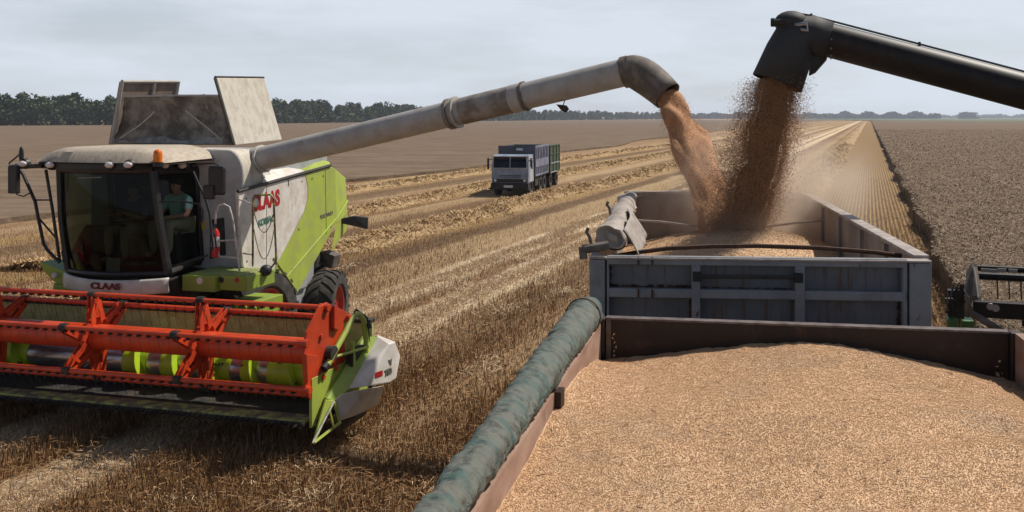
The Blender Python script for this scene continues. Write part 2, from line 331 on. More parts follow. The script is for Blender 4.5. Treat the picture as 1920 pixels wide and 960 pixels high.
# ------------------------------------------------------------------ the field
ROW = 0.303                                   # the drill rows run along (ROW, 1)
def fx(c, y): return c + ROW * y              # lateral row coordinate c -> world x
def crop_edge_left(y):
    return np.interp(y, [20, 50, 70, 100, 190, 600], [-34.5, -33.6, -33.3, -35, -43, -56]) + 1.2 * math.sin(y * .11) * (y > 40)
def ground_material():
    m = bpy.data.materials.new('field_soil'); m.use_nodes = True; t = m.node_tree; n = t.nodes; l = t.links.new
    b = n['Principled BSDF']; b.inputs['Roughness'].default_value = .95; b.inputs['Specular IOR Level'].default_value = .1
    tc = n.new('ShaderNodeTexCoord'); sp = n.new('ShaderNodeSeparateXYZ'); l(tc.outputs['Object'], sp.inputs[0])
    def math_(op, a, b_=None, c_=None):
        q = n.new('ShaderNodeMath'); q.operation = op
        for i, x in enumerate((a, b_, c_)):
            if x is None: continue
            if isinstance(x, (int, float)): q.inputs[i].default_value = x
            else: l(x, q.inputs[i])
        return q.outputs[0]
    c = math_('SUBTRACT', sp.outputs['X'], math_('MULTIPLY', sp.outputs['Y'], ROW)); y = sp.outputs['Y']
    def vec(kx, ky):
        q = n.new('ShaderNodeCombineXYZ'); l(math_('MULTIPLY', c, kx), q.inputs[0]); l(math_('MULTIPLY', y, ky), q.inputs[1]); return q.outputs[0]
    def noi(v, sc, det=6, ro=.6):
        q = n.new('ShaderNodeTexNoise'); q.inputs['Scale'].default_value = sc; q.inputs['Detail'].default_value = det; q.inputs['Roughness'].default_value = ro
        l(v, q.inputs['Vector']); return q.outputs['Fac']
    def mrange(x, a, z, lo=0, hi=1):
        q = n.new('ShaderNodeMapRange'); q.interpolation_type = 'SMOOTHSTEP'
        q.inputs['From Min'].default_value = a; q.inputs['From Max'].default_value = z; q.inputs['To Min'].default_value = lo; q.inputs['To Max'].default_value = hi
        l(x, q.inputs['Value']); return q.outputs[0]
    def mix(fac, a, z):
        q = n.new('ShaderNodeMix'); q.data_type = 'RGBA'; l(fac, q.inputs[0])
        for s, x in ((6, a), (7, z)):
            if isinstance(x, tuple): q.inputs[s].default_value = x + (1,)
            else: l(x, q.inputs[s])
        return q.outputs[2]
    streak = noi(vec(1.0, .05), .9, 5); fine = noi(vec(1, .35), 9, 8, .7); big = noi(vec(.6, .12), .22, 4); tiny = noi(vec(1, .6), 34, 4, .7)
    col = mix(mrange(streak, .38, .62), (.20, .120, .062), (.30, .19, .102))
    col = mix(mrange(big, .42, .62), col, (.33, .22, .125))
    col = mix(mrange(fine, .52, .70), col, (.15, .086, .042))
    col = mix(mrange(tiny, .56, .72), col, (.44, .31, .175))
    wob = math_('MULTIPLY', math_('SUBTRACT', noi(vec(.02, .5), .5, 4), .5), 1.3)
    cw = math_('ADD', c, wob)
    def band(col, c0, hw, soft, colour, amt, tex=True):
        d = math_('ABSOLUTE', math_('SUBTRACT', cw, c0)); f = mrange(d, hw, hw + soft, amt, 0)
        if tex: f = math_('MULTIPLY', f, mrange(fine, .34, .56, .55, 1))
        return mix(f, col, colour)
    for c0, hw in ((-9.3, .4), (-11.2, .35)): col = band(col, c0, hw, .45, (.66, .52, .34), 1)
    for c0, hw, a in ((-12.9, .7, .55), (-20.5, .4, .5), (-26, .3, .4), (-32, .4, .5), (-6.1, .3, .3)): col = band(col, c0, hw, .5, (.50, .37, .21), a)
    for c0, hw, a in ((-14.4, .3, .75), (-18.9, .3, .5), (-26.9, .8, .6), (-7.7, .3, .45), (-4.9, .3, .4)): col = band(col, c0, hw, .5, (.13, .085, .05), a, False)
    for c0, hw in ((-16.7, .8), (-22.8, .7), (-29.4, .5), (-3.5, 1.0)): col = band(col, c0, hw, .8, (.38, .26, .11), .9)
    # fresh stubble with clear drill rows to the left of the standing crop
    rows = math_('SINE', math_('MULTIPLY', c, 2 * math.pi / .17)); rmask = math_('MULTIPLY', mrange(c, -2.7, -2.1), mrange(c, 1.6, 2.0, 1, 0)); rfade = mrange(y, 45, 120, 1, 0)
    rc = mix(math_('MULTIPLY_ADD', math_('SUBTRACT', mrange(rows, -.7, .8), .5), rfade, .5), (.14, .086, .042), (.36, .235, .115))
    col = mix(math_('MULTIPLY', rmask, mrange(y, 8, 20, .6, 1)), col, rc)
    # the crop still standing, seen as a far surface
    l(col, b.inputs['Base Color'])
    bp = n.new('ShaderNodeBump'); bp.inputs['Distance'].default_value = .12; l(fine, bp.inputs['Height']); l(bp.outputs[0], b.inputs['Normal'])
    MATS['field_soil'] = m
ground_material()
M('canopy', (0.172, 0.120, 0.077), .95, col2=(0.124, 0.085, 0.054), scale=3.5, lo=.40, hi=.60, dirt=(0.256, 0.196, 0.132), dscale=11, dlo=.55, dhi=.68, bump=.05, bscale=10, spec=.1)
M('canopy_left', (0.172, 0.124, 0.084), .95, col2=(0.126, 0.088, 0.059), scale=.35, lo=.42, hi=.58, dirt=(0.210, 0.155, 0.105), dscale=1.4, dlo=.52, dhi=.68, bump=.08, bscale=4, stretch=(.25, 1, 1), dstretch=(.3, 1, 1), spec=.1)
M('mound', (0.310, 0.202, 0.095), .9, col2=(0.430, 0.301, 0.155), scale=5, lo=.4, hi=.6, dirt=(0.086, 0.052, 0.022), dscale=7, dlo=.56, dhi=.68, bump=.06, bscale=12, stretch=(2, .8, 1))
M('far_green', (0.07, 0.10, 0.04), .9, col2=(.09, .11, .05), scale=.02)

def sheet(name, xs, ys, zf, mat):
    mb = MB(); nx = len(xs); vs = [(x, y, zf(x, y)) for y in ys for x in xs]
    mb.add(vs, [(j * nx + i, j * nx + i + 1, (j + 1) * nx + i + 1, (j + 1) * nx + i) for j in range(len(ys) - 1) for i in range(nx - 1)])
    return mb.build(name, mat, fix=False)
gx = np.concatenate([-np.geomspace(9000, 40, 14), np.linspace(-36, 36, 37), np.geomspace(40, 9000, 14)])
gy = np.concatenate([[-400, -100, -40, -20], np.linspace(-10, 60, 36), np.geomspace(66, 12000, 18)])
g = sheet('field', gx, gy, lambda x, y: 0.0, 'field_soil'); g['kind'] = 'structure'
gg = sheet('far_meadow', np.linspace(330, 3200, 14), [820, 1100, 1600, 2250], lambda x, y: .72, 'far_green'); gg['kind'] = 'structure'

def canopy(name, edge, side, ys, far, h, mat, label):
    offs = np.concatenate([[0, 0], np.geomspace(.25, far, 46)]); mb = MB(); nx = len(offs); vs = []
    for y in ys:
        e = edge(y)
        for i, o in enumerate(offs):
            q = Vector((e * .6 + o * .7, y * .7, 1.3))
            jit = .25 * noise.noise(Vector((y * .35, 2.1, e * .01))) + .18 * noise.noise(Vector((y * 1.4, 7, 1)))
            z = 0 if i == 0 else h * (.88 if i == 1 else 1) + (.045 * noise.noise(q) + .02 * noise.noise(q * 3)) * (1 if o < 120 else 0)
            vs.append((fx(e + side * (o + (jit if i < 6 else 0)), y), y, z))
    mb.add(vs, [(j * nx + i, j * nx + i + 1, (j + 1) * nx + i + 1, (j + 1) * nx + i) for j in range(len(ys) - 1) for i in range(nx - 1)])
    o = mb.build(name, mat, fix=True); tag(o, label, 'wheat', kind='stuff'); return o
EDGE_R = 1.95
ysr = np.concatenate([np.arange(13.8, 70, .45), np.geomspace(71, 1000, 60)])
crop_r = canopy('standing_wheat', lambda y: EDGE_R + .12 * math.sin(y * .5), 1, ysr, 900, .62, 'canopy', 'grey brown uncut wheat standing to the right of the drill rows')
ysl = np.concatenate([np.arange(18, 120, 1.0), np.geomspace(121, 1400, 50)])
crop_l = canopy('standing_wheat', lambda y: float(crop_edge_left(y)), -1, ysl, 700, .24, 'canopy_left', 'dull brown uncut wheat beyond the cut strips in the left distance')

def in_view(X, Y, m=1.12):
    px = CX + F * X / Y
    return (px > 960 - 960 * m) & (px < 960 + 960 * m)
def blades(c, y, h, wd, lean, k=4, z0=0.0):
    """quads standing at row coordinate c"""
    n = len(c); X = fx(c, y); a = rng.uniform(0, math.pi, n); dx, dy = np.cos(a) * wd / 2, np.sin(a) * wd / 2
    la = rng.uniform(0, 2 * math.pi, n); lx, ly = np.cos(la) * lean * h, np.sin(la) * lean * h
    z0 = np.zeros(n) + z0
    v = np.stack([np.stack([X - dx, y - dy, z0], 1), np.stack([X + dx, y + dy, z0], 1),
                  np.stack([X + lx + dx * .8, y + ly + dy * .8, z0 + h], 1), np.stack([X + lx - dx * .8, y + ly - dy * .8, z0 + h], 1)], 1)
    return v.reshape(-1, 3)
def lying(c, y, ln, wd, zmax, pitch=.35):
    n = len(c); X = fx(c, y); a = rng.uniform(0, 2 * math.pi, n); p = rng.uniform(-pitch, pitch, n)
    d = np.stack([np.cos(a) * np.cos(p), np.sin(a) * np.cos(p), np.sin(p)], 1) * (ln / 2)[:, None]
    s = np.stack([-np.sin(a), np.cos(a), rng.uniform(-.6, .6, n)], 1) * (wd / 2)[:, None]
    o = np.stack([X, y, zmax], 1)
    return np.stack([o - d - s, o + d - s, o + d + s, o - d + s], 1).reshape(-1, 3)
def scatter(y0, y1, x0, x1, dens):
    n = int((y1 - y0) * (x1 - x0) * dens); y = rng.uniform(y0, y1, n); X = rng.uniform(x0, x1, n); k = in_view(X, y); return X[k], y[k]
def scatter_y(n, ya, yb, pw):
    """n points whose density per square metre falls as y ** -pw"""
    e = 2 - pw; q = rng.uniform(0, 1, n); y = (ya ** e + q * (yb ** e - ya ** e)) ** (1 / e); px = rng.uniform(-420, 2080, n); return (px - CX) / F * y, y
V = []
X, y = scatter_y(365000, 8.2, 60, 2.9); c = X - ROW * y
c = np.where(rng.uniform(0, 1, len(c)) < .8, np.round(c / .17) * .17 + rng.normal(0, .022, len(c)), c)
clump = np.array([noise.noise(Vector((a * .9, b * .22, 3))) for a, b in zip(c, y)])
k = (c < EDGE_R) & (c > -33) & (rng.uniform(0, 1, len(c)) < .85 + .5 * clump)
for lo_, hi_ in ((-9.9, -8.7), (-11.75, -10.7)): k &= ~((c > lo_) & (c < hi_) & (rng.uniform(0, 1, len(c)) < .96))
c, y, clump = c[k], y[k], clump[k]
hh = .135 * np.clip(1.1 - y * .006, .45, 1); wd = (.0028 + .00036 * y) * np.clip(1.3 - y / 40, .22, 1)
V.append(blades(c, y, hh * rng.uniform(.5, 1.3, len(c)) * (1 + .4 * clump), wd * rng.uniform(.7, 1.4, len(c)), rng.uniform(0, .5, len(c))))
X, y = scatter_y(100000, 8.2, 60, 2.6); c = X - ROW * y; k = (c < EDGE_R - .2) & (c > -33); c, y = c[k], y[k]
V.append(lying(c, y, rng.uniform(.04, .18, len(c)), (.0020 + .00034 * y) * rng.uniform(.8, 1.4, len(c)), rng.uniform(.01, .13, len(c))))
st = np_mesh('stubble', np.concatenate(V), 4, 'stubble_straw'); tag(st, 'short golden brown stubble covering the harvested field', 'stubble', kind='stuff')
V = []
for c0, hw in ((-9.3, .36), (-11.2, .30)):        # two long pale tracks of crushed straw and short stubble
    n = 60000; y = 8.5 + (rng.uniform(0, 1, n) ** 1.7) * 60; c = c0 + rng.normal(0, hw * .62, n) + .22 * np.array([noise.noise(Vector((q * .25, c0, 0))) for q in y])
    h = n // 2
    V.append(lying(c[:h], y[:h], rng.uniform(.04, .16, h), .0028 + .00040 * y[:h], rng.uniform(.005, .05, h), .25))
    V.append(blades(c[h:], y[h:], rng.uniform(.04, .10, h), .003 + .0004 * y[h:], rng.uniform(0, .8, h)))
for i in range(30):                              # ragged little heaps of chaff
    y0 = 9 + 22 * rng.uniform() ** 1.2; x0 = (rng.uniform(250, 1080) - CX) / F * y0; c0 = x0 - ROW * y0; n = int(rng.uniform(80, 260)); sp = rng.uniform(.1, .35)
    if c0 > EDGE_R: continue
    V.append(lying(c0 + rng.normal(0, sp, n), y0 + rng.normal(0, sp * 1.5, n), rng.uniform(.04, .16, n), .0028 + .0003 * y0 + np.zeros(n), rng.uniform(.03, .12, n), .5))
ch = np_mesh('straw_litter', np.concatenate(V), 4, 'chaff_straw'); tag(ch, 'pale straw litter lying in two long tracks across the stubble', 'straw', kind='stuff')

V = []
n = 170000; e_ = 2 - 2.3; y = (12.5 ** e_ + rng.uniform(0, 1, n) * (260 ** e_ - 12.5 ** e_)) ** (1 / e_); px = rng.uniform(1480, 2120, n); X = (px - CX) / F * y; c = X - ROW * y
e = EDGE_R + .12 * np.sin(y * .5) + .2 * np.array([noise.noise(Vector((q * .35, 2.1, .02))) for q in y]) + .25 * np.array([noise.noise(Vector((q * 1.1, 5, 1))) for q in y])
k = (c > e - .1) & ((y > 14.6) | (c < 2.3)); c, y, e = c[k], y[k], e[k]
near = np.clip((c - e) / .6, 0, 1); z0 = np.where(near < 1, 0.0, .45); wd = .003 + .00040 * y
V.append(blades(c, y, .66 * rng.uniform(.80, 1.06, len(c)) - z0, wd * rng.uniform(.7, 1.3, len(c)), rng.uniform(0, .3, len(c)), z0=z0))
V.append(lying(c, y, rng.uniform(.08, .14, len(c)), wd * 1.2 * rng.uniform(.8, 1.3, len(c)), .63 * rng.uniform(.96, 1.08, len(c)), .5))
we = np_mesh('wheat_ears', np.concatenate(V), 4, 'wheat_ears'); tag(we, 'ripe wheat ears on stalks at the near edge of the uncut crop', 'wheat', kind='stuff')
def windrow(c0, y0, y1, hw, h, dens, label, wig=.5):
    ys = [y0]
    while ys[-1] < y1: ys.append(ys[-1] + max(.16, ys[-1] * .006))
    mb = MB(); na = 13; vs = []
    def cen(y): return c0 + wig * noise.noise(Vector((y * .07, c0, 0))) + .25 * noise.noise(Vector((y * .3, c0, 5)))
    def prof(y, t):
        k = max(0.0, 1 - t * t); lump = .75 + .75 * noise.noise(Vector((y * .55, t * 1.2 + c0, 2))) + .45 * noise.noise(Vector((y * 1.9, t * 2.6, c0)))
        return h * k ** .7 * max(.18, lump)
    for y in ys:
        e = hw * (1 + .3 * noise.noise(Vector((y * .4, c0, 9))))
        for i in range(na):
            t = -1 + 2 * i / (na - 1); vs.append((fx(cen(y) + t * e, y), y + .2 * noise.noise(Vector((y * 2, t * 4, 1))), prof(y, t) + .002))
    mb.add(vs, [(j * na + i, j * na + i + 1, (j + 1) * na + i + 1, (j + 1) * na + i) for j in range(len(ys) - 1) for i in range(na - 1)])
    o = mb.build('straw_windrow', 'mound', smooth=False, fix=False); tag(o, label, 'straw', kind='stuff')
    n = int(dens * (min(y1, 130) - y0)); y = y0 + rng.uniform(0, 1, n) ** 1.5 * (min(y1, 130) - y0); t = np.clip(rng.normal(0, .5, n), -1.25, 1.25)
    c = np.array([cen(q) for q in y]) + t * hw; z = np.array([prof(q, s) for q, s in zip(y, t)]) + rng.uniform(0, .07, n)
    s = np_mesh('loose_straw', lying(c, y, rng.uniform(.12, .4, n), .007 + .00055 * y, z, .7), 4, 'windrow_straw', o); s['kind'] = 'stuff'
windrow(-16.7, 15, 400, .85, .30, 330, 'thick golden windrow of straw running past the front of the distant truck')
windrow(-22.8, 24, 400, .78, .28, 200, 'golden windrow of straw passing behind the distant truck')
windrow(-29.4, 36, 300, .6, .28, 110, 'low farthest windrow of straw at the foot of the left uncut crop', 1.0)
windrow(-3.5, 30, 600, .95, .36, 220, 'broad pale windrow of straw beside the clear drill rows at the right')

# ------------------------------------------------------------------ trees on the horizon
def leaf_cloud(lobes, n, size):
    """n leaf-clump quads in the shells of the lobes"""
    pts = []; wts = np.array([r * r for *_, r in lobes]); idx = rng.choice(len(lobes), n, p=wts / wts.sum())
    d = rng.normal(size=(n, 3)); d /= np.linalg.norm(d, axis=1)[:, None]; rad = rng.uniform(.55, 1.05, n)
    C_ = np.array([l[:3] for l in lobes])[idx]; Rr = np.array([l[3] for l in lobes])[idx]
    p = C_ + d * (Rr * rad)[:, None] * np.array([1, 1, .85])
    a = rng.normal(size=(n, 3)); a /= np.linalg.norm(a, axis=1)[:, None]; b = np.cross(a, rng.normal(size=(n, 3))); b /= np.linalg.norm(b, axis=1)[:, None]
    s = (size * rng.uniform(.6, 1.3, n))[:, None]; a, b = a * s, b * s
    return np.stack([p - a - b, p + a - b * .6, p + a * .8 + b, p - a * .7 + b], 1).reshape(-1, 3)
protos = []
for k in range(6):
    H_ = 1.0; lobes = []
    for i in range(11):
        zz = rng.uniform(.30, .86); rr = .17 * (1.15 - abs(zz - .55)); a = rng.uniform(0, 6.28); q = rng.uniform(.05, .25) * (1.25 - zz)
        lobes.append((q * math.cos(a), q * math.sin(a), zz, rr))
    lobes.append((0, 0, .86, .12)); lobes += [(rng.uniform(-.2, .2), rng.uniform(-.2, .2), zz, .17) for zz in (.1, .14, .22, .3)]
    r0 = bpy.data.objects.new('broadleaf_tree', None); COL.objects.link(r0)
    cr = np_mesh('crown', leaf_cloud(lobes, 900, .030), 4, ('leaf_dark', 'leaf_mid', 'leaf_dark')[k % 3], r0)
    tb = MB(); tb.tube([(0, 0, 0), (.01, 0, .25), (0, .01, .7)], [.022, .017, .006], 7)
    for i in range(4):
        a = i * 1.7; tb.tube([(0, 0, .3 + .08 * i), (.12 * math.cos(a), .12 * math.sin(a), .48 + .09 * i)], [.011, .004], 5)
    tk = tb.build('trunk', 'bark', r0); protos.append((r0, cr, tk))
used = [False] * 6
def plant(x, y, h, label, group):
    k = int(rng.integers(0, 6)); r0, cr, tk = protos[k]
    if not used[k]: used[k] = True; r, kids = r0, []
    else:
        r = r0.copy(); COL.objects.link(r)
        for ch in (cr, tk):
            q = ch.copy(); COL.objects.link(q); q.parent = r
    r.location = (x, y, 0); r.scale = (h * rng.uniform(1.0, 1.4), h * rng.uniform(.9, 1.3), h); r.rotation_euler = (0, 0, rng.uniform(0, 6.28))
    r['label'] = label; r['category'] = 'tree'; r['group'] = group
line = [(-60, 415), (215, 455), (400, 520), (510, 570), (700, 720), (840, 860), (1000, 1150), (1120, 1450), (1245, 1800)]
def along(step_fn, rows):
    for (p0, y0), (p1, y1) in zip(line[:-1], line[1:]):
        a = Vector(((p0 - CX) / F * y0, y0)); b = Vector(((p1 - CX) / F * y1, y1)); ln = (b - a).length; t = 0
        while t < ln:
            q = a + (b - a) * (t / ln); t += step_fn(q.y); yield q
for q in along(lambda y: 4.9 + max(0, y - 500) * .006, 1):
    near = q.y < 470
    for row in range(2 if q.y < 640 else 1):
        h = 15.5 + 3.2 * noise.noise(Vector((q.x * .05, q.y * .03, 4 + row))) + rng.normal(0, 1.3)
        if q.y > 800: h *= .92
        plant(q.x + rng.normal(0, 1.2), q.y + 8 * row + rng.normal(0, 1), max(9, h),
              'broadleaf tree of the tall near wood behind the combine harvester' if near else 'dark broadleaf tree in the long row under the sloping auger',
              'trees of the near wood on the left' if near else 'trees of the receding row on the horizon')
def woodland(name, p0, p1, y, h0, n, label, gaps=1.0):
    pxs = rng.uniform(p0, p1, n); hh = np.array([max(.15, .75 + .6 * noise.noise(Vector((p * .045, y * .01, 0)))) for p in pxs]) * h0
    lob = np.stack([(pxs - CX) / F * y, y + rng.uniform(0, 40, n), hh * rng.uniform(0, 1, n)], 1)
    a = rng.normal(size=(n, 3)) * np.array([1, .5, .8]); b = np.cross(a, rng.normal(size=(n, 3))); b /= np.linalg.norm(b, axis=1)[:, None]; a /= np.linalg.norm(a, axis=1)[:, None]
    s = 2.6 * rng.uniform(.6, 1.4, n)[:, None] * (y / 2400)
    v = np.stack([lob - a * s - b * s, lob + a * s - b * s, lob + a * s + b * s, lob - a * s + b * s], 1).reshape(-1, 3)
    v[:, 2] = np.maximum(v[:, 2], .1)
    o = np_mesh(name, v, 4, 'leaf_far'); tag(o, label, 'woodland', kind='stuff')
woodland('far_woodland', 1230, 1765, 2300, 17, 9000, 'long low wood far off on the horizon behind the falling grain')
woodland('far_woodland', 1330, 2150, 3600, 15, 7000, 'bluish distant wood on the horizon at the far right')
woodland('far_woodland', 1806, 1834, 2500, 22, 500, 'small dark clump of trees standing above the right horizon')

# air: the far woods fade to blue
hz = MB(); hz.box(-4500, 4500, -60, 4300, -1, 26)
ho = hz.build('haze', 'bark'); ho['kind'] = 'stuff'; ho['label'] = 'thin blue summer haze over the field'; ho['category'] = 'haze'
hm = bpy.data.materials.new('haze_air'); hm.use_nodes = True; hn = hm.node_tree.nodes; hn.clear()
ho_ = hn.new('ShaderNodeOutputMaterial'); pv = hn.new('ShaderNodeVolumePrincipled'); pv.inputs['Color'].default_value = (.74, .84, 1, 1); pv.inputs['Density'].default_value = .00016; pv.inputs['Anisotropy'].default_value = .3
hm.node_tree.links.new(pv.outputs[0], ho_.inputs['Volume']); ho.data.materials.clear(); ho.data.materials.append(hm)

# ------------------------------------------------------------------ first combine harvester (faces the camera, tank side to the right)
CA = Frame((222 - CX) / F * 13.2, 13.2, R(-13.6))
cv, cu_ = CA.at_v, CA.at_u
comb = thing('combine_harvester', 'white and green combine harvester with red reel pouring grain through its grey auger', 'combine harvester', (CA.ox, CA.oy, 0), CA.a, 'combine harvesters')
def cy(p): return CA.loc(p)
# hull and chassis
b = MB(); b.box(-1.40, 1.36, 1.5, 2.9, 1.15, 3.05).box(-1.38, 1.32, 2.9, 3.75, 2.2, 3.0).box(-1.3, 1.28, 1.6, 3.7, 3.05, 3.62)
b.build('hull', 'grey_paint', comb, bevel=.04)
b = MB(); b.box(-.95, .95, .35, 4.2, .75, 1.6).box(-1.5, 1.5, 1.25, 1.55, .8, 1.05).box(-1.3, 1.3, 3.35, 3.6, .55, .8).box(-.6, .6, -.02, 1.2, .55, 1.35).box(-.95, .8, .05, 1.1, 1.55, 1.8)
b.build('chassis', 'chassis_dark', comb, bevel=.02)
# front wall of the grain tank with its rounded shoulder
pts = [(-1.45, 1.0, 1.75), (1.40, 1.0, 1.75), (1.40, 1.0, 3.22)] + [(1.13 + .27 * math.cos(R(a)), 1.0, 3.30 + .38 * math.sin(R(a))) for a in range(0, 91, 15)] + [(-1.2, 1.0, 3.70), (-1.45, 1.0, 3.4)]
MB().prism(pts, (0, .50, 0)).build('tank_front', 'tank_paint', comb, smooth=True, bevel=.012)
b = MB(); tr_ = [(1.404, 1.9), (1.404, 2.6), (1.404, 3.22)] + [(1.13 + .274 * math.cos(R(a)), 3.30 + .384 * math.sin(R(a))) for a in range(0, 91, 10)] + [(.4, 3.696)]
b.grid(lambda a, c: Vector((tr_[round(c * (len(tr_) - 1))][0], 1.02 + .46 * a, tr_[round(c * (len(tr_) - 1))][1])), 2, len(tr_) - 1)
b.build('lit_shoulder', 'lid_dusty', comb, smooth=True, fix=False)  # beige skin over the tank's right side: dust and sunlight put into colour
p = cv(380, 289, .995); b = MB(); b.box(p.x - .035, p.x + .035, .99, .998, p.z - .08, p.z + .08); p2 = cv(381, 422, .995); b.box(p2.x - .03, p2.x + .03, .99, .998, p2.z - .07, p2.z + .07); b.build('warning_sticker', 'sticker_yellow', comb)
b = MB(); q = [cv(395, 412, .996), cv(420, 408, .996), cv(424, 478, .996), cv(394, 486, .996)]; b.prism(q, (0, -.012, 0)); b.build('access_panel', 'rubber', comb)

# grain tank covers, standing open
V0, V1 = 1.75, 3.4
RB0, RT0 = cv(438, 272, V0), cv(402, 146, V0); RB1, RT1 = cv(525, 262, 2.9), cv(492, 147, 2.9)
LB0, LT0 = cv(207, 270, V0), cv(227, 153, V0)
def lid(pts, d, mat, inner):
    o = MB().prism(pts, d).build('tank_lid', mat, comb, bevel=.012); return o
lo_ = lid([RB0, RB1, RT1, RT0], (.045, 0, 0.0), 'lid_dusty', False)
b = MB(); b.tube([RT0 + Vector((.02, -.01, .015)), RT1 + Vector((.02, .01, .015))], .022, 6); b.tube([RB0 + Vector((.02, -.02, 0)), RT0 + Vector((.02, -.02, 0))], .022, 6); b.build('lid_rim', 'chassis_dark', lo_)
LB1 = cv(333, 262, 3.1); LT1 = cv(333, 153, 3.1); LB1 = Vector((LB0.x + (LT1.x - LT0.x), LT1.y, LB0.z))
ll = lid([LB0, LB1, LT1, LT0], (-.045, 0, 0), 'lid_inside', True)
b = MB(); e = .04
for a_, z_ in ((LT0, LT1), (LB0, LT0), (LB1, LT1)): b.tube([a_ + Vector((.02, 0, 0)), z_ + Vector((.02, 0, 0))], .035, 6)
m0 = LT0.lerp(LT1, .56); b.tube([m0 + Vector((.02, 0, 0)), LB0.lerp(LB1, .56) + Vector((.02, 0, 0))], .03, 6); b.build('lid_frame', 'auger_grey', ll)
FT0, FT1 = cv(232, 181, V0 + .02), cv(411, 179, V0 + .02)
def flap(a, c):
    p = LB0.lerp(RB0, a); q = FT0.lerp(FT1, a); r = p.lerp(q, c)
    fold = abs(abs(a - .5) * 2 - (1 - c) * .95) ; r.y += .10 * math.sin(c * math.pi) - .05 * max(0, 1 - fold * 5) + .03 * noise.noise(Vector((a * 9, c * 6, 0)))
    return r
MB().grid(flap, 36, 18).build('tank_flap', 'tank_flap', comb, smooth=True, solid=.012)
def crease(pts_, r_): return MB().tube([flap(a_, c_) + Vector((0, -.012, 0)) for a_, c_ in pts_], r_, 5)
crease([(.07 + .26 * i / 8, .12 + .56 * i / 8) for i in range(9)], .012).build('flap_crease', 'lid_dusty', comb)
crease([(.93 - .30 * i / 8, .10 + .60 * i / 8) for i in range(9)], .010).build('flap_crease', 'lid_dusty', comb)
b = MB(); sc_ = [(i / 16, .02) for i in range(1, 16)] + [(1 - i / 16, .12 + .05 * math.sin(i * .8) + .02 * math.sin(i * 2.3)) for i in range(1, 16)]
b.prism([flap(a_, c_) + Vector((0, -.03, 0)) for a_, c_ in sc_], (0, .006, 0)); b.build('tank_sill', 'tank_flap_clean', comb)
b = MB(); b.tube([FT0, FT0.lerp(FT1, .5) + Vector((0, 0, .01)), FT1], .018, 6); b.build('flap_edge', 'auger_grey', comb)
rb0, rb1 = Vector((LB1.x, 3.35, 3.7)), Vector((RB1.x - .55, 3.1, 3.75))
MB().prism([rb0, rb1, rb1 + Vector((-.1, 0, .75)), rb0 + Vector((.1, 0, .75))], (0, .03, 0)).build('rear_flap', 'tank_flap', comb)

# cab: dark frame, curved windscreen, side windows, roof
WBL, WBR, WTL, WTR = Vector((-.95, .05, 1.86)), Vector((.79, .10, 1.88)), Vector((-1.10, .04, 3.40)), Vector((.58, .04, 3.40))
SBR, STR = Vector((.80, 1.0, 1.90)), Vector((.60, 1.0, 3.40))
SBR, STR = cv(378, 484, 1.0), cv(367, 316, 1.0); SBR.x = max(SBR.x, .62)
def wscr(a, c):
    bt = WBL.lerp(WBR, a); tp = WTL.lerp(WTR, a); p = bt.lerp(tp, c); p.y -= .24 * (1 - (2 * a - 1) ** 2) + .05 * math.sin(c * math.pi); return p
b = MB(); b.grid(wscr, 14, 8); b.build('windscreen', 'glass_tint', comb, smooth=True, fix=False)
def sidew(a, c):
    bt = WBR.lerp(SBR, a); tp = WTR.lerp(STR, a); p = bt.lerp(tp, c); p.x += .05 * math.sin(a * math.pi); return p
b = MB(); b.grid(sidew, 8, 6); b.build('side_window', 'glass_side', comb, smooth=True, fix=False)
LBB, LTB = Vector((-.98, 1.0, 1.9)), Vector((-1.1, 1.0, 3.4))
b = MB(); b.add([WBL, LBB, LTB, WTL], [(0, 1, 2, 3)]); b.build('left_window', 'glass_tint', comb, fix=False)
b = MB()
b.tube([WBL, WBL.lerp(WTL, .5) + Vector((-.02, -.02, 0)), WTL], .055, 8); b.tube([WBR, WBR.lerp(WTR, .5) + Vector((.0, -.03, 0)), WTR], .06, 8)
b.tube([SBR, STR], .05, 8); b.tube([LBB, LTB], .05, 8)
b.tube([wscr(i / 14, 0) for i in range(15)], .04, 8); b.tube([wscr(i / 14, 1) + Vector((0, 0, .03)) for i in range(15)], .07, 8)
b.tube([WBR, sidew(.5, 0), SBR], .05, 8); b.tube([WTR, sidew(.5, 1), STR], .06, 8); b.tube([WTL, LTB], .06, 8); b.tube([WBL, LBB], .05, 8)
b.box(-1.0, .66, .98, 1.0, 1.85, 2.5).prism([(-.99, .1, 1.88), (-.99, .98, 1.88), (-1.04, .98, 2.45), (-1.03, .45, 2.5), (-1.0, .1, 2.1)], (.03, 0, 0)).box(-.75, -.5, .3, .9, 1.9, 2.5)
b.build('cab_frame', 'black_plastic', comb, smooth=True)
b = MB(); b.prism([WBL + Vector((.03, .1, -.02)), WBR + Vector((-.03, .1, -.02)), SBR + Vector((-.03, -.05, -.02)), LBB + Vector((.03, -.05, -.02))], (0, 0, -.05)); b.box(-.98, .62, .99, 1.0, 2.55, 3.38)
b.build('cab_floor', 'chassis_dark', comb)
def roofp(a, c):
    u = -1.42 + 2.32 * a; v = -.30 + 1.55 * c
    ed = min(1, (1 - abs(2 * a - 1) ** 3.2) * 1.15) ** .6 * min(1, (1 - abs(2 * c - 1) ** 5) * 1.1) ** .5
    v += .22 * (abs(2 * a - 1) ** 2.2) * (1 - c)
    return Vector((u, v, 3.53 + .22 * ed + .03 * a * c))
b = MB(); b.grid(roofp, 28, 18); n0 = len(b.v); 
b.add([Vector((p[0], p[1], 3.51)) for p in b.v[:29]] + [Vector((p[0], p[1], 3.51)) for p in b.v[18 * 29:19 * 29]], [(i, i + 1, 30 + i, 29 + i) for i in range(28)])
rf = b.build('cab_roof', 'roof_dusty', comb, smooth=True)
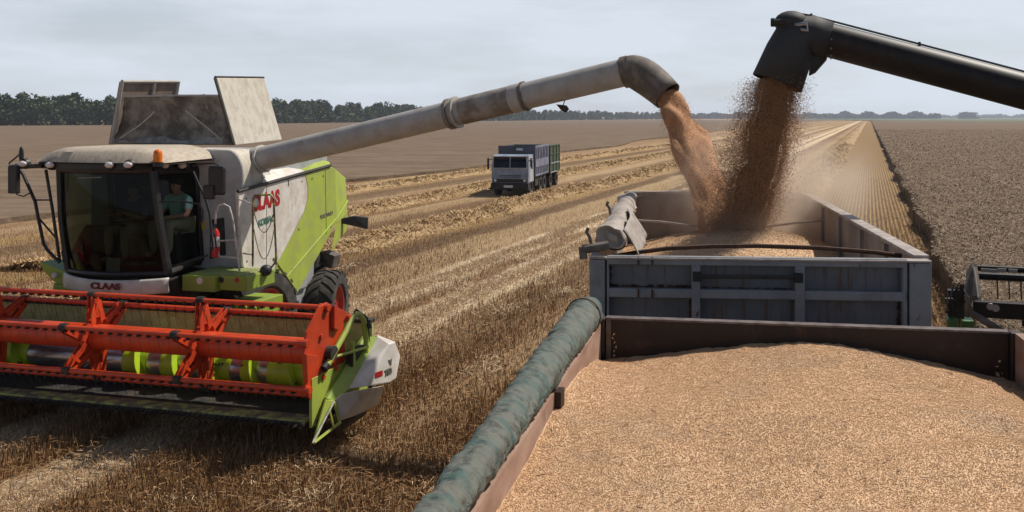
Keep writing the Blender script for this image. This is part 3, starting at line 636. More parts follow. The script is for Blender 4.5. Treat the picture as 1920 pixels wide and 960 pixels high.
b = MB(); b.prism([Vector((roofp(i / 16, 0).x, roofp(i / 16, 0).y + .04, 3.42)) for i in range(14)] + [(.60, .1, 3.42), (.58, 1.1, 3.42), (-1.38, 1.1, 3.42)], (0, 0, .10)); b.build('roof_visor', 'black_plastic', comb, bevel=.01)
b = MB(); hp = cv(165, 298, .0); b.prism([(hp.x - .16, -.05, 3.62), (hp.x + .16, -.05, 3.62), (hp.x + .1, .15, 3.70), (hp.x - .1, .15, 3.70)], (0, .02, .05)); b.build('roof_hatch', 'black_plastic', rf)
for px, py, vv in ((48, 307, -.08), (99, 309, -.16), (210, 309, -.22), (245, 309, -.20), (313, 310, .28), (346, 310, .55)):
    p = cv(px, py, vv); b = MB(); b.ball((p.x, vv - .05, p.z), .075, .05, .048, 14, 8); wl = b.build('work_light', 'lamp_lens', comb, smooth=True)
    b = MB(); b.lathe([(0, .078), (.06, .085), (.1, .05)], (p.x, vv - .045, p.z), (0, 1, 0), 14); b.build('lamp_housing', 'black_plastic', wl, smooth=True)
p = cv(296, 291, -.12); b = MB(); b.lathe([(-.10, .0), (-.10, .06), (.0, .064), (.04, .06), (.065, .05), (.082, .03), (.088, .0)], (p.x, -.12, p.z), (0, 0, 1), 18); bc = b.build('beacon', 'amber', comb, smooth=True)
b = MB(); b.lathe([(-.17, .055), (-.165, .07), (-.10, .072), (-.10, .0)], (p.x, -.12, p.z), (0, 0, 1), 18); b.build('beacon_base', 'black_plastic', bc, smooth=True)
# bumper strip with the maker's lettering
def bump(a, c):
    u = -.95 + 1.86 * a; return Vector((u, -.02 - .27 * (1 - (2 * a - 1) ** 2) - .02 * math.sin(c * 3.1), 1.62 + .22 * c - (.03 * (1 - (2 * a - 1) ** 2))))
b = MB(); b.grid(bump, 20, 6); bo = b.build('bumper', 'white_paint', comb, smooth=True, solid=.03, fix=False)
p0 = cv(170, 538, -.33)
lettering('maker_name', 'CLAAS', .125, (p0.x, -.335, 1.69), (1, .02, 0), (0, 0, 1), 'letter_red_dark', bo, bold=.006, sx=1.35)
b = MB(); b.prism([cv(470 / 3.2, 232 / 3.2 + 260, -.22) , cv(610 / 3.2, 228 / 3.2 + 260, -.24), cv(610 / 3.2, 236 / 3.2 + 260, -.24), cv(470 / 3.2, 240 / 3.2 + 260, -.22)], (0, .003, 0)); b.build('sun_strip_mark', 'letter_grey', comb)
# driver's platform
b = MB(); b.box(.93, 1.50, .22, .98, 1.60, 1.84).box(1.504, 1.98, .30, 1.0, 1.62, 1.84); pl = b.build('platform', 'green_paint', comb, bevel=.015)
b = MB(); b.box(.97, 1.95, .33, .96, 1.842, 1.85)
for i in range(14):
    for j in range(9): b.box(1.0 + i * .068, 1.03 + i * .068, .36 + j * .065, .385 + j * .065, 1.849, 1.857, Matrix.Rotation(R(45 if (i + j) % 2 else -45), 3, 'Z'))
b.build('tread_plate', 'green_dusty', pl)
for px, mt, rr in ((377, 'lamp_lens', .055), (411, 'chassis_dark', .045), (440, 'rim_red', .04)):
    p = cv(px, 526, .25); b = MB(); vv = .22 if p.x < 1.5 else .30
    b.lathe([(-.012, 0), (-.012, rr * .8), (0, rr)], (p.x, vv, p.z), (0, 1, 0), 16); b.build('headlight', mt, pl, smooth=True)
b = MB(); b.prism([cv(76, 490, .15), cv(128, 512, .02), cv(128, 542, .02), cv(100, 528, .1), cv(80, 508, .15)], (0, .35, 0)); b.prism([cv(100, 530, .12), cv(130, 540, .05), cv(130, 556, .05), cv(98, 545, .12)], (0, .3, 0)); gl_ = b.build('left_step', 'green_paint', comb, bevel=.02)
p = cv(104, 516, .05); MB().lathe([(-.03, 0), (-.03, .04), (0, .05)], (p.x, .04, p.z), (0, 1, 0), 14).build('headlight', 'lamp_lens', gl_, smooth=True)
b = MB(); b.box(1.52, 2.02, .55, 1.15, 1.18, 1.42)
for i in range(3): b.tube([(1.55 + .16 * i, .5, 1.42), (1.72 + .16 * i, .42, 1.36), (1.76 + .16 * i, .42, .95)], .022, 6)
b.build('ladder', 'green_paint', comb, bevel=.01)
b = MB(); p = cv(495, 508, .7); b.ball((p.x, .75, p.z), .09, .09, .09); b.tube([(p.x, .75, p.z), (p.x - .2, .9, p.z - .2)], .03, 6); b.tube([(1.9, .9, 1.4), (2.0, 1.0, 1.15), (1.9, 1.2, .95)], .03, 6); b.build('hose_coupling', 'black_plastic', comb, smooth=True)
# rails
def px_path(pp, vv): return [cv(x, y, vv) for x, y in pp]
b = MB(); b.tube(px_path([(410, 480), (404, 440), (404, 400), (410, 386), (420, 383), (430, 388), (436, 410), (443, 460), (449, 508)], .55), .016, 8); b.tube(px_path([(408, 452), (440, 450)], .55), .014, 8); b.tube(px_path([(412, 481), (446, 484)], .55), .016, 8)
b.build('hand_rail', 'rail_white', comb, smooth=True)
b = MB(); b.tube(px_path([(447, 495), (447, 366)], .7), .014, 8); b.tube(px_path([(444, 372), (475, 384)], .7), .012, 8); b.tube(px_path([(456, 475), (474, 478), (474, 500)], .7), .013, 8); b.build('grab_rail', 'rail_white', comb, smooth=True)
b = MB(); b.tube(px_path([(474, 497), (474, 380), (478, 366), (508, 365), (513, 372), (518, 490), (508, 502)], .68), .016, 8)
for y0, dp in ((396, 40), (430, 56)):
    b.tube(px_path([(476 + 38 * i / 10, y0 + dp * (1 - (2 * i / 10 - 1) ** 2)) for i in range(11)], .67), .007, 6)
b.build('platform_gate', 'olive_worn', comb, smooth=True)
b = MB(); b.tube(px_path([(299, 379), (345, 378), (374, 383), (380, 395), (380, 415), (375, 420)], -.05), .014, 6); b.tube(px_path([(323, 500), (360, 488), (392, 478)], .1), .02, 6); b.tube(px_path([(362, 322), (372, 345), (385, 372), (393, 400), (400, 470)], .15), .018, 6)
b.build('door_rail', 'black_plastic', comb, smooth=True)
b = MB(); b.tube(px_path([(30, 308), (44, 328), (66, 378), (72, 410), (82, 458), (90, 470), (112, 492)], -.05), .024, 8); b.tube(px_path([(86, 318), (98, 390), (112, 490)], -.02), .022, 8); b.tube(px_path([(66, 375), (97, 375)], -.03), .014, 6); b.tube(px_path([(72, 408), (104, 445)], -.03), .014, 6); b.tube(px_path([(117, 470), (121, 492)], .0), .02, 6)
b.build('left_ladder_rail', 'black_plastic', comb, smooth=True)
# mirrors
b = MB(); b.tube(px_path([(80, 311), (20, 313)], -.1), .035, 8); b.tube(px_path([(20, 312), (17, 306), (36, 290)], -.12), .012, 6); b.tube(px_path([(20, 313), (24, 340), (32, 365), (44, 368), (56, 362)], -.12), .011, 6); ml = b.build('mirror_arm', 'black_plastic', comb, smooth=True)
p, q = cv(19, 310, -.15), cv(36, 363, -.15); b = MB(); b.box(p.x, q.x, -.2, -.12, q.z, p.z); b.build('mirror', 'black_plastic', ml, bevel=.02)
p = cv(40, 290, -.12); b = MB(); b.ball((p.x, -.12, p.z), .04, .03, .13); b.build('mirror', 'black_plastic', ml, smooth=True)
b = MB(); b.tube(px_path([(362, 312), (372, 308), (402, 306), (409, 310), (409, 350)], .1), .012, 6); mr = b.build('mirror_arm', 'black_plastic', comb, smooth=True)
p, q = cv(392, 311, .1), cv(422, 366, .1); b = MB(); b.box(p.x, q.x, .06, .15, q.z, p.z); b.build('mirror', 'black_plastic', mr, bevel=.035)
p, q = cv(383, 346, .08), cv(404, 374, .08); b = MB(); b.box(p.x, q.x, .03, .1, q.z, p.z); b.build('mirror', 'black_plastic', mr, bevel=.03)
# inside the cab
b = MB(); b.box(-.45, .05, .45, .9, 1.9, 2.35).box(-.45, .05, .78, .92, 2.35, 3.1); b.build('driver_seat', 'seat_cloth', comb, bevel=.05)
b = MB(); b.box(.12, .55, .6, .95, 1.9, 2.42).box(.12, .55, .86, .96, 2.42, 2.8); b.build('passenger_seat', 'seat_cloth', comb, bevel=.05)
b = MB(); b.tube([(-.2, .1, 1.88), (-.2, .28, 2.45)], .04, 8); b.lathe([(-.02, .19), (0, .21), (.02, .19), (0, .17)], (-.2, .30, 2.48), (0, .5, .86), 22, close=True); b.build('steering_column', 'black_plastic', comb, smooth=True)
b = MB(); p = cv(208, 499, -.1); b.prism([(p.x - .13, -.06, p.z - .09), (p.x + .13, -.08, p.z - .09), (p.x + .13, -.06, p.z + .12), (p.x - .13, -.04, p.z + .12)], (0, .004, 0)); b.build('paper_sheet', 'paper', comb)

# side panels: white in front, green behind, the lower green wedge
PU = 1.5
def pp(x, y, u=PU): return cu_(x, y, u)
wp = [pp(446, 361), pp(572, 327), pp(577, 350), pp(577, 372), pp(570, 398), pp(512, 512), pp(470, 515), pp(456, 500), pp(449, 420)]
ws = MB().prism(wp, (-.05, 0, 0)).build('white_panel', 'white_side', comb, bevel=.012)
gp = [pp(572, 327), pp(620, 312), pp(628, 316), pp(630, 420), pp(556, 552), pp(545, 547), pp(512, 512), pp(570, 398), pp(577, 372), pp(577, 350)]
gpp = [Vector((PU + .004, p.y, p.z)) for p in gp]
gs = MB().prism(gpp, (-.05, 0, 0)).build('green_panel', 'green_side', comb, bevel=.012)
c0, c1, c2, c3 = pp(628, 316), pp(648, 333, 1.36), pp(652, 402, 1.36), pp(630, 420)
c1.y = max(c1.y, c0.y + .25); c2.y = max(c2.y, c3.y + .25)
b = MB(); b.add([c0, c1, c2, c3, c0 + Vector((-.3, 0, 0)), c1 + Vector((-.3, 0, 0)), c2 + Vector((-.3, 0, 0)), c3 + Vector((-.3, 0, 0))], [(0, 1, 2, 3), (7, 6, 5, 4), (0, 4, 5, 1), (1, 5, 6, 2), (2, 6, 7, 3), (3, 7, 4, 0)]); b.add([c3 + Vector((.004, 0, 0)), c2 + Vector((.004, 0, 0)), pp(650, 432, 1.36), pp(622, 470)], [(0, 1, 2, 3)])
b.build('rear_corner_panel', 'green_side', comb, bevel=.012)
b = MB(); b.tube([pp(538, 519, PU + .012), pp(632, 408, PU + .012), pp(652, 376, 1.40)], .016, 6); b.tube([pp(513, 483, PU + .01), pp(556, 545, PU + .01)], .012, 6); b.tube([pp(571, 398, PU + .01), pp(518, 500, PU + .01)], .008, 6)
b.build('panel_ridge', 'green_side', gs, smooth=True)
b = MB(); b.tube([pp(446, 359, PU + .01), pp(620, 310, PU + .01)], .028, 6); b.build('panel_seam', 'black_plastic', comb, smooth=True)
a0, a1, a2 = pp(473, 396, PU + .004), pp(526, 382, PU + .004), pp(474, 364, PU + .004)
lettering('maker_name', 'CLAAS', (a2 - a0).length * 1.28, a0, a1 - a0, a2 - a0, 'letter_red', ws, bold=.016, sx=(a1 - a0).length / ((a2 - a0).length * 1.28 * 3.05))
a0, a1, a2 = pp(484, 425, PU + .004), pp(522, 410, PU + .004), pp(484, 411, PU + .004)
lettering('dealer_name', 'КОМАС', (a2 - a0).length * 1.1, a0, a1 - a0, a2 - a0, 'letter_teal', ws, bold=.006, shear=.2, sx=.9)
a0, a1, a2 = pp(600, 411, PU + .009), pp(623, 402, PU + .009), pp(600, 403, PU + .009)
lettering('type_name', 'TUCANO', (a2 - a0).length * 1.2, a0, a1 - a0, a2 - a0, 'letter_grey', gs, bold=.003, shear=.15, sx=(a1 - a0).length / ((a2 - a0).length * 1.2 * 4.1))
b = MB(); b.tube([pp(541, 337, PU + .003), pp(541, 349, PU + .003)], .007, 5); b.build('panel_latch', 'chassis_dark', ws)
b = MB(); b.tube([pp(500, 346, PU + .002), pp(500, 505, PU + .002)], .004, 5); b.build('panel_gap', 'chassis_dark', ws)
b = MB(); b.tube([pp(610, 318, PU + .006), pp(612, 440, PU + .006)], .004, 5); b.build('panel_gap', 'chassis_dark', gs)
for x_, y_ in ((585, 335), (606, 330), (560, 430), (548, 505), (620, 425)):
    q = pp(x_, y_, PU + .004); MB().lathe([(0, .016), (.006, .016), (.008, 0)], q, (1, 0, 0), 8).build('panel_bolt', 'chassis_dark', gs)
for x_, y_ in ((462, 372), (463, 490), (505, 500), (566, 340)):
    q = pp(x_, y_, PU); MB().lathe([(0, .014), (.006, .014), (.008, 0)], q, (1, 0, 0), 8).build('panel_bolt', 'chassis_dark', ws)
b = MB(); b.tube([pp(528, 520, 1.42), pp(560, 500, 1.38), pp(600, 470, 1.30), pp(604, 490, 1.25)], .02, 6); b.build('hydraulic_hose', 'black_plastic', comb, smooth=True); b = MB(); b.tube([(.9, .6, 1.5), (1.2, .7, 1.3), (1.25, .95, 1.45), (1.5, 1.0, 1.4)], .022, 6); b.build('hydraulic_hose', 'black_plastic', comb, smooth=True)
# fairing over the panel edge, engine deck
b = MB(); b.hull([pp(492, 343), pp(572, 322), pp(500, 318, 1.25), pp(528, 311, 1.2), pp(575, 318, 1.2), Vector((.9, 1.7, 3.1)), Vector((.9, 2.7, 3.25))]); b.build('white_fairing', 'white_side', comb, bevel=.02)
b = MB(); b.hull([pp(574, 322), pp(620, 308), pp(566, 316, 1.25), pp(598, 296, 1.15), pp(618, 304, 1.2), Vector((.8, 2.6, 3.2)), Vector((.8, 3.5, 3.3))]); b.build('green_fairing', 'green_side', comb, bevel=.02)
b = MB(); p = pp(583, 303, 1.0); b.box(.2, 1.0, p.y - .3, p.y + .5, 3.1, p.z).ball((p.x - .1, p.y - .4, p.z - .1), .12, .12, .12); b.build('engine_cover', 'black_plastic', comb, bevel=.04)
# wheels
def wheel(parent, u, v, r, wd, steer=0.0, lugs=22, name='wheel', rim='chassis_dark'):
    e = bpy.data.objects.new(name, None); COL.objects.link(e); e.parent = parent; e.location = (u, v, r); e.rotation_euler = (0, 0, steer)
    h = wd / 2; rr = r * .56
    t = MB(); t.lathe([(-h * .7, rr), (-h * .95, rr * 1.15), (-h, r * .80), (-h * .93, r * .93), (-h * .6, r * .965), (0, r * .975), (h * .6, r * .965), (h * .93, r * .93), (h, r * .80), (h * .95, rr * 1.15), (h * .7, rr)], (0, 0, 0), (1, 0, 0), 40)
    for i in range(lugs):
        for s in (-1, 1):
            a0 = 2 * math.pi * (i + (.5 if s > 0 else 0)) / lugs; qs = []
            for k_, (x_, da) in enumerate(((.03, .0), (.55, .13), (1.0, .30))):
                for dd in (-.05, .05):
                    a = a0 + da + dd; x = s * h * x_
                    ro = r * (1.0 if k_ < 2 else .955)
                    qs.append((x, ro * math.cos(a), ro * math.sin(a))); qs.append((x, (ro - .05) * math.cos(a), (ro - .05) * math.sin(a)))
            t.add(qs, [(0, 2, 6, 4), (4, 6, 10, 8), (0, 4, 5, 1), (4, 8, 9, 5), (2, 3, 7, 6), (6, 7, 11, 10), (0, 1, 3, 2), (8, 10, 11, 9)])
    t.build('tyre', 'rubber', e, smooth=True)
    m = MB()
    for s in (-1, 1):
        m.lathe([(s * h * .82, rr * 1.12), (s * h * .80, rr), (s * h * .45, rr * .92), (s * h * .35, rr * .5), (s * h * .5, rr * .32), (s * h * .5, 0)], (0, 0, 0), (1, 0, 0), 32)
        for i in range(8):
            a = 2 * math.pi * i / 8; m.lathe([(0, .022), (.03, .022), (.03, 0)], (s * h * .5 if s > 0 else -h * .5 - .03, rr * .24 * math.cos(a), rr * .24 * math.sin(a)), (1, 0, 0), 6)
    m.build('rim', rim, e, smooth=True)
    return e
for s in (-1, 1):
    wheel(comb, s * 1.22, 1.55, .88, .60, rim='rim_red'); wheel(comb, s * 1.42, 3.45, .69, .50, R(16), rim='rim_red')
b = MB(); p = cu_(618, 487, 1.3); b.box(p.x - .14, p.x + .14, p.y - .12, p.y + .15, p.z - .12, p.z + .14, Matrix.Rotation(R(15), 3, 'Y')); b.tube([(p.x - .1, p.y, p.z - .1), (.8, p.y, 1.2)], .04, 6); b.build('rear_bracket', 'auger_boot', comb, bevel=.02)
q = [cu_(640, 410, 1.45), cu_(664, 405, 1.6), cu_(690, 408, 1.75), cu_(689, 430, 1.75), cu_(668, 425, 1.6), cu_(640, 419, 1.45)]
MB().prism(q, (-.04, .10, 0)).build('mud_guard', 'black_plastic', comb, bevel=.01)
b = MB(); q = [cu_(530, 530, 1.3), cu_(590, 480, 1.3), cu_(585, 575, 1.3), cu_(545, 580, 1.3)]; b.prism(q, (-.1, 0, 0)); b.build('side_shield', 'grey_paint', comb, bevel=.01)

# unloading auger
AB = cy(at_y(492, 298, 14.35)); AE = cy(at_y(1178, 134, 12.35)); AM = cy(at_y(1252, 180, 12.05))
ad = (AE - AB).normalized(); rA = .198
ag = MB(); ag.tube([AB - ad * .25, AE], rA, 28); aug = ag.build('unloading_auger', 'auger_grey', comb, smooth=True)
b = MB(); b.tube([(1.15, 1.75, 2.6), (1.15, 1.72, 3.2), AB - ad * .22 + Vector((-.10, .03, -.06)), AB - ad * .02], [.25, .25, .235, .225], 20); b.build('auger_elbow', 'auger_grey', aug, smooth=True)
def on_aug(px, py):      # point of the tube axis nearest to a photo pixel column
    bt, bd = 0, 1e9
    for i in range(2001):
        w_ = CA.wor(AB.lerp(AE, i / 2000)); d = abs(CX + F * w_.x / w_.y - px)
        if d < bd: bd, bt = d, i / 2000
    return AB.lerp(AE, bt)
def ring(px, wd, extra, mat, name, sub=0):
    c = on_aug(px, 0); return MB().lathe([(-wd / 2, rA + .001), (-wd / 2, rA + extra), (wd / 2, rA + extra), (wd / 2, rA + .001)], c, ad, 28).build(name, mat, aug, smooth=True, angle=30)
ring(493, .045, .03, 'rail_white', 'collar'); ring(845, .05, .04, 'auger_rust', 'collar'); ring(858, .035, .045, 'auger_grey', 'collar'); ring(985, .04, .022, 'auger_boot', 'collar'); ring(1175, .09, .028, 'auger_boot', 'collar')
c0, c1 = on_aug(868, 0), on_aug(960, 0); b = MB(); b.tube([c0, c1], rA + .006, 28); b.build('auger_sleeve', 'auger_rust', aug, smooth=True)
c0, c1 = on_aug(961, 0), on_aug(980, 0); b = MB(); b.tube([c0, c1], rA + .012, 28); b.build('auger_joint', 'auger_grey', aug, smooth=True)
md = (AM - AE); sp = [AE, AE + ad * .12 + Vector((0, 0, .01)), AE + ad * .30 + Vector((0, 0, -.06)), AM]
b = MB(); path = []
P0, P1, P2 = AE, AE + ad * .17, AM
for i in range(13):
    t = i / 12; path.append(P0 * (1 - t) ** 2 + P1 * 2 * t * (1 - t) + P2 * t * t)
b.tube(path, [rA + .012 + .03 * math.sin(i / 12 * 3.1) for i in range(13)], 26, cap=False); b.build('auger_spout', 'auger_boot', aug, smooth=True, solid=.012)
c = on_aug(1056, 0); b = MB(); c2 = c + Vector((.0, 0, -rA)); b.tube([c2 + Vector((.03, 0, .02)), c2 + Vector((.0, 0, -.06)), c2 + Vector((.03, 0, -.1))], .008, 6); b.hull([c2 + Vector(v) for v in ((-.09, -.05, -.05), (.07, -.05, -.07), (.09, 0, -.12), (.04, 0, -.17), (-.03, .03, -.15), (0, .05, -.06))]); b.build('hanging_lamp', 'black_plastic', aug)
MOUTH1 = CA.wor(AM); MDIR1 = (Matrix.Rotation(CA.a, 3, 'Z') @ (P2 - P1)).normalized()

# header
hd = bpy.data.objects.new('header', None); COL.objects.link(hd); hd.parent = comb
re_ = bpy.data.objects.new('reel', None); COL.objects.link(re_); re_.parent = comb
U0, U1 = -4.45, 4.12
b = MB(); b.box(U0, U1 + .1, -.08, -.03, .86, 1.36)
for i in range(22): b.box(U0 + .2 + i * .4, U0 + .212 + i * .4, -.088, -.08, .75, 1.33)
b.build('back_sheet', 'green_sheet', hd, bevel=.006)
b = MB(); b.box(U0, U1 + .1, -1.40, -.08, .42, .46).box(U0, U1 + .1, -.08, -.03, .46, .858); b.build('table_floor', 'chassis_dark', hd)  # lower back sheet near black too: dirt and shade put into its colour
b = MB(); b.box(U0, U1 + .1, -.13, .02, 1.362, 1.42); b.build('top_beam', 'chassis_dark', hd, bevel=.01)
b = MB(); b.box(U0, U1, -1.56, -1.34, .465, .505); b.build('cutter_lip', 'olive_worn', hd, bevel=.006)
b = MB(); b.box(U0, U1, -1.60, -1.545, .445, .480)
n = int((U1 - U0) / .0762)
for i in range(n):
    u = U0 + .0762 * (i + .5); b.hull([(u - .014, -1.58, .45), (u + .014, -1.58, .45), (u - .014, -1.58, .49), (u + .014, -1.58, .49), (u, -1.71, .462)])
b.build('knife_guards', 'chassis_dark', hd)
# intake auger with flights
AV, AZ = -.52, .76
ia = MB(); ia.tube([(U0 + .1, AV, AZ), (U1 - .05, AV, AZ)], .215, 26); ia.mi = 1
def flight(u0, u1, pitch, hand, mat):
    k = int(abs(u1 - u0) / pitch * 22); vs, fs = [], []
    for i in range(k + 1):
        u = u0 + (u1 - u0) * i / k; a = hand * 2 * math.pi * (u - u0) / pitch
        for r_ in (.205, .34): 
            for du in (-.008, .008): vs.append((u + du, AV + r_ * math.cos(a), AZ + r_ * math.sin(a)))
    for i in range(k):
        o = i * 4; fs += [(o, o + 4, o + 6, o + 2), (o + 1, o + 3, o + 7, o + 5), (o + 2, o + 6, o + 7, o + 3)]
    ia.add(vs, fs)
flight(.75, U1 - .08, .60, 1, 'green_auger'); flight(-.75, U0 + .15, .60, 1, 'green_auger')
for u0, u1 in ((.72, 1.12), (1.34, 1.62), (1.95, 2.45), (2.62, 2.85), (3.02, U1 - .08), (-1.3, -.9), (-2.2, -1.6), (U0 + .15, -2.6)): ia.tube([(u0, AV, AZ), (u1, AV, AZ)], .222, 26)
ia.mi = 0; b = ia
for i in range(10):
    u = -.7 + i * .15
    for k in range(3):
        a = 2.1 * k + i * .9; b.tube([(u, AV + .2 * math.cos(a), AZ + .2 * math.sin(a)), (u, AV + .33 * math.cos(a), AZ + .33 * math.sin(a))], .009, 5)
ia.build('intake_auger', ['steel_worn', 'green_auger'], hd, smooth=True)
# reel
RV, RZ, RR = -1.12, 1.225, .58
ANG = [25, 85, 145, 205, 265, 325]
def rp_(u, a, r): return Vector((u, RV - r * math.cos(R(a)), RZ + r * math.sin(R(a))))
b = MB(); b.tube([(U0 + .2, RV, RZ), (U1 - .08, RV, RZ)], .165, 26); b.build('reel_tube', 'red_paint', re_, smooth=True)
for a in ANG:
    b = MB(); b.tube([rp_(U0 + .15, a, RR), rp_(U1 - .05, a, RR)], .034, 10); t = b; t.mi = 1; n = 58
    for i in range(n):
        u = U0 + .22 + (U1 - U0 - .35) * i / (n - 1); p = rp_(u, a, RR)
        t.box(u - .018, u + .018, p.y - .045, p.y + .02, p.z - .05, p.z - .022)
        t.tube([p + Vector((0, -.02, -.03)), p + Vector((0, .0, -.16)), p + Vector((0, .05, -.28))], .0026, 4, cap=False)
    t.build('tine_bar', ['red_paint', 'chassis_dark'], re_, smooth=True)
su = [cv(152, 620, RV - .25).x, cv(357, 640, RV - .25).x]; ds = su[1] - su[0]
for u in (su[0] - 2 * ds, su[0] - ds, su[0], su[1]):
    b = MB()
    b.lathe([(-.02, .15), (-.02, .26), (.02, .26), (.02, .15)], (u, RV, RZ), (1, 0, 0), 18, close=True)
    for a in ANG:
        for da in (-17, 17):
            p0, p1 = rp_(u, a + da * 1.3, .22), rp_(u, a + da * .25, RR - .01); d = (p1 - p0).normalized(); s = d.cross(Vector((1, 0, 0))) * .042
            b.prism([p0 - s + Vector((-.03, 0, 0)), p1 - s * .7 + Vector((-.03, 0, 0)), p1 + s * .7 + Vector((-.03, 0, 0)), p0 + s + Vector((-.03, 0, 0))], (.012, 0, 0))
            b.prism([p0 - s + Vector((.05, 0, 0)), p1 - s * .7 + Vector((.03, 0, 0)), p1 + s * .7 + Vector((.03, 0, 0)), p0 + s + Vector((.05, 0, 0))], (.012, 0, 0))
        m_ = rp_(u, a, .42); b.box(u - .05, u + .06, m_.y - .05, m_.y + .05, m_.z - .02, m_.z + .02, Matrix.Rotation(R(a), 3, 'X'))
    b.mi = 1
    for a in ANG: p = rp_(u, a, RR); b.tube([p + Vector((-.05, 0, 0)), p + Vector((.05, 0, 0))], .055, 10)
    b.build('reel_spider', ['red_paint', 'chassis_dark'], re_, bevel=.004)
# reel end plate
ue = U1 + .02
b = MB(); out_ = []
for a in ANG:
    out_ += [rp_(ue, a - 10, RR + .06), rp_(ue, a + 10, RR + .06)]
for q in out_: q.y = RV + (q.y - RV) * .78 - .06
b.prism(out_, (.03, 0, 0))
for a in ANG:
    p = rp_(ue + .04, a, RR); b.tube([p + Vector((-.1, 0, 0)), p + Vector((.04, 0, 0))], .05, 10); q = rp_(ue + .04, a + 30, .3); b.tube([q, q + Vector((.02, 0, 0))], .035, 8)
    b.prism([rp_(ue + .03, a + 12, RR), rp_(ue + .03, a + 48, RR), rp_(ue + .03, a + 42, .3), rp_(ue + .03, a + 18, .3)], (.05, 0, 0)) if a in (85, 325) else None
b.build('reel_end_plate', 'red_paint', re_, bevel=.004)
b = MB(); b.tube([rp_(ue - .1, 0, 0), rp_(ue + .12, 0, 0)], .09, 14); b.build('reel_bearing', 'chassis_dark', re_)
# right crop divider
def dz(px, py, v): return cv(px, py, v)
TIP = dz(588, 831, -1.72)
A_, B_, C_, D_, E_ = dz(708, 632, -.20), dz(741, 641, -.25), dz(742, 674, -.25), dz(730, 718, -.45), dz(654, 729, -1.0)
K1, K2 = dz(729, 645, -.38), dz(689, 724, -.85)
inn = [Vector((4.30, p.y + .12, p.z)) for p in (A_, E_)] + [Vector((4.34, -.2, D_.z + .1))]
dv = MB().hull([A_, B_, C_, D_, E_, K1, K2, Vector((C_.x - .02, C_.y + .18, C_.z)), Vector((D_.x, D_.y + .2, D_.z))] + inn).build('divider_shell', 'white_side', hd, bevel=.015)
F_, G_, I_, J_, Kk = dz(627, 750, -1.25), dz(722, 722, -.55), dz(708, 760, -.55), dz(667, 780, -.95), dz(637, 790, -1.22)
MB().hull([F_, G_, I_, J_, Kk, dz(690, 728, -.9), dz(640, 738, -1.2)] + [Vector((4.32, p.y + .1, p.z)) for p in (F_, I_, Kk)]).build('lower_shell', 'white_paint', hd, bevel=.015)
b = MB(); w0 = dz(655, 770, -.95); b.hull([dz(640, 788, -1.15), dz(668, 780, -.95), dz(690, 770, -.6), dz(648, 800, -1.05), dz(680, 782, -.7), Vector((4.3, -.8, .22)), Vector((4.3, -1.1, .2))]); b.build('skid', 'chassis_dark', hd)
b = MB(); b.prism([dz(700, 633, -.22), dz(708, 632, -.2), dz(655, 730, -1.0), dz(626, 752, -1.26), dz(612, 748, -1.28), dz(640, 700, -.9), dz(682, 632, -.3)], (-.05, .03, 0)); b.build('divider_side', 'green_paint', hd, bevel=.006)
b = MB(); b.box(4.14, 4.18, -1.5, .0, .40, 1.0); b.build('end_sheet', 'green_side', hd, bevel=.004)
b = MB(); b.prism([dz(611, 750, -1.3), dz(627, 752, -1.28), TIP + Vector((.008, 0, -.01)), TIP], (-.03, .02, 0)); b.tube([dz(638, 792, -1.25), TIP + Vector((.0, .01, .0))], .02, 6); b.tube([dz(627, 755, -1.27), dz(637, 792, -1.24)], .02, 6); b.tube([dz(618, 770, -1.4), dz(626, 802, -1.4)], .014, 6)
b.build('divider_tip', 'green_side', hd)
b = MB(); b.tube([dz(627, 752, -1.30), TIP + Vector((.0, -.02, .01))], .012, 6); b.build('tip_edge', 'rail_white', hd)
b = MB(); b.tube([dz(612, 688, -1.25), dz(650, 618, -.75), dz(662, 594, -.6), dz(672, 588, -.5), dz(682, 600, -.45), dz(687, 640, -.4), dz(688, 690, -.5)], .038, 10); b.tube([dz(620, 672, -1.1), dz(690, 650, -.45)], .02, 8); b.tube([dz(660, 640, -.7), dz(664, 690, -.7)], .03, 8); b.build('reel_arm', 'green_side', hd, smooth=True)
b = MB(); b.tube([dz(655, 604, -.6), dz(668, 580, -.5), dz(688, 596, -.4), dz(692, 640, -.35), dz(684, 660, -.45)], .016, 8); b.tube([dz(690, 606, -.42), dz(694, 616, -.42)], .03, 8); b.build('hydraulic_hose', 'black_plastic', hd, smooth=True)
b = MB(); b.tube([dz(607, 692, -1.28), dz(613, 684, -1.22)], .055, 10); b.build('arm_boot', 'black_plastic', hd, smooth=True)
b = MB(); b.box(4.19, 4.30, -.75, -.25, .7, 1.15); b.build('drive_box', 'chassis_dark', hd, bevel=.02)
a0, a1, a2 = dz(705, 711, -.72), dz(718, 706, -.6), dz(705, 700, -.72)
tx = lambda nm, s, o, r, u, m: lettering(nm, s, (u - o).length * 1.35, o, r - o, u - o, m, dv, bold=.004)
sd = (C_ - D_); side_n = Vector((.03, -.03, .005))
def on_side(px, py): 
    # point on the outer side face plane (K1, K2, D_)
    n_ = (K2 - K1).cross(D_ - K1).normalized(); o_w = Vector((0, 0, CAMH)); r_w = Vector(((px - CX) / F, 1, -(py - YH) / F))
    ol = CA.loc(o_w); rl = CA.loc(o_w + r_w) - ol; t = n_.dot(K1 - ol) / n_.dot(rl); q = ol + rl * t; return q + (n_ if n_.dot(rl) < 0 else -n_) * .006
a0, a1, a2 = on_side(703, 709), on_side(717, 704), on_side(703, 699); b = MB(); b.prism([a0, a1, a1 + (a2 - a0), a2], Vector((0, 0, .001))); b.build('maker_plate', 'letter_red', hd)
sn = (K2 - K1).cross(D_ - K1).normalized(); sn = sn if sn.dot(CA.loc(Vector((0, 0, CAMH))) - K1) > 0 else -sn
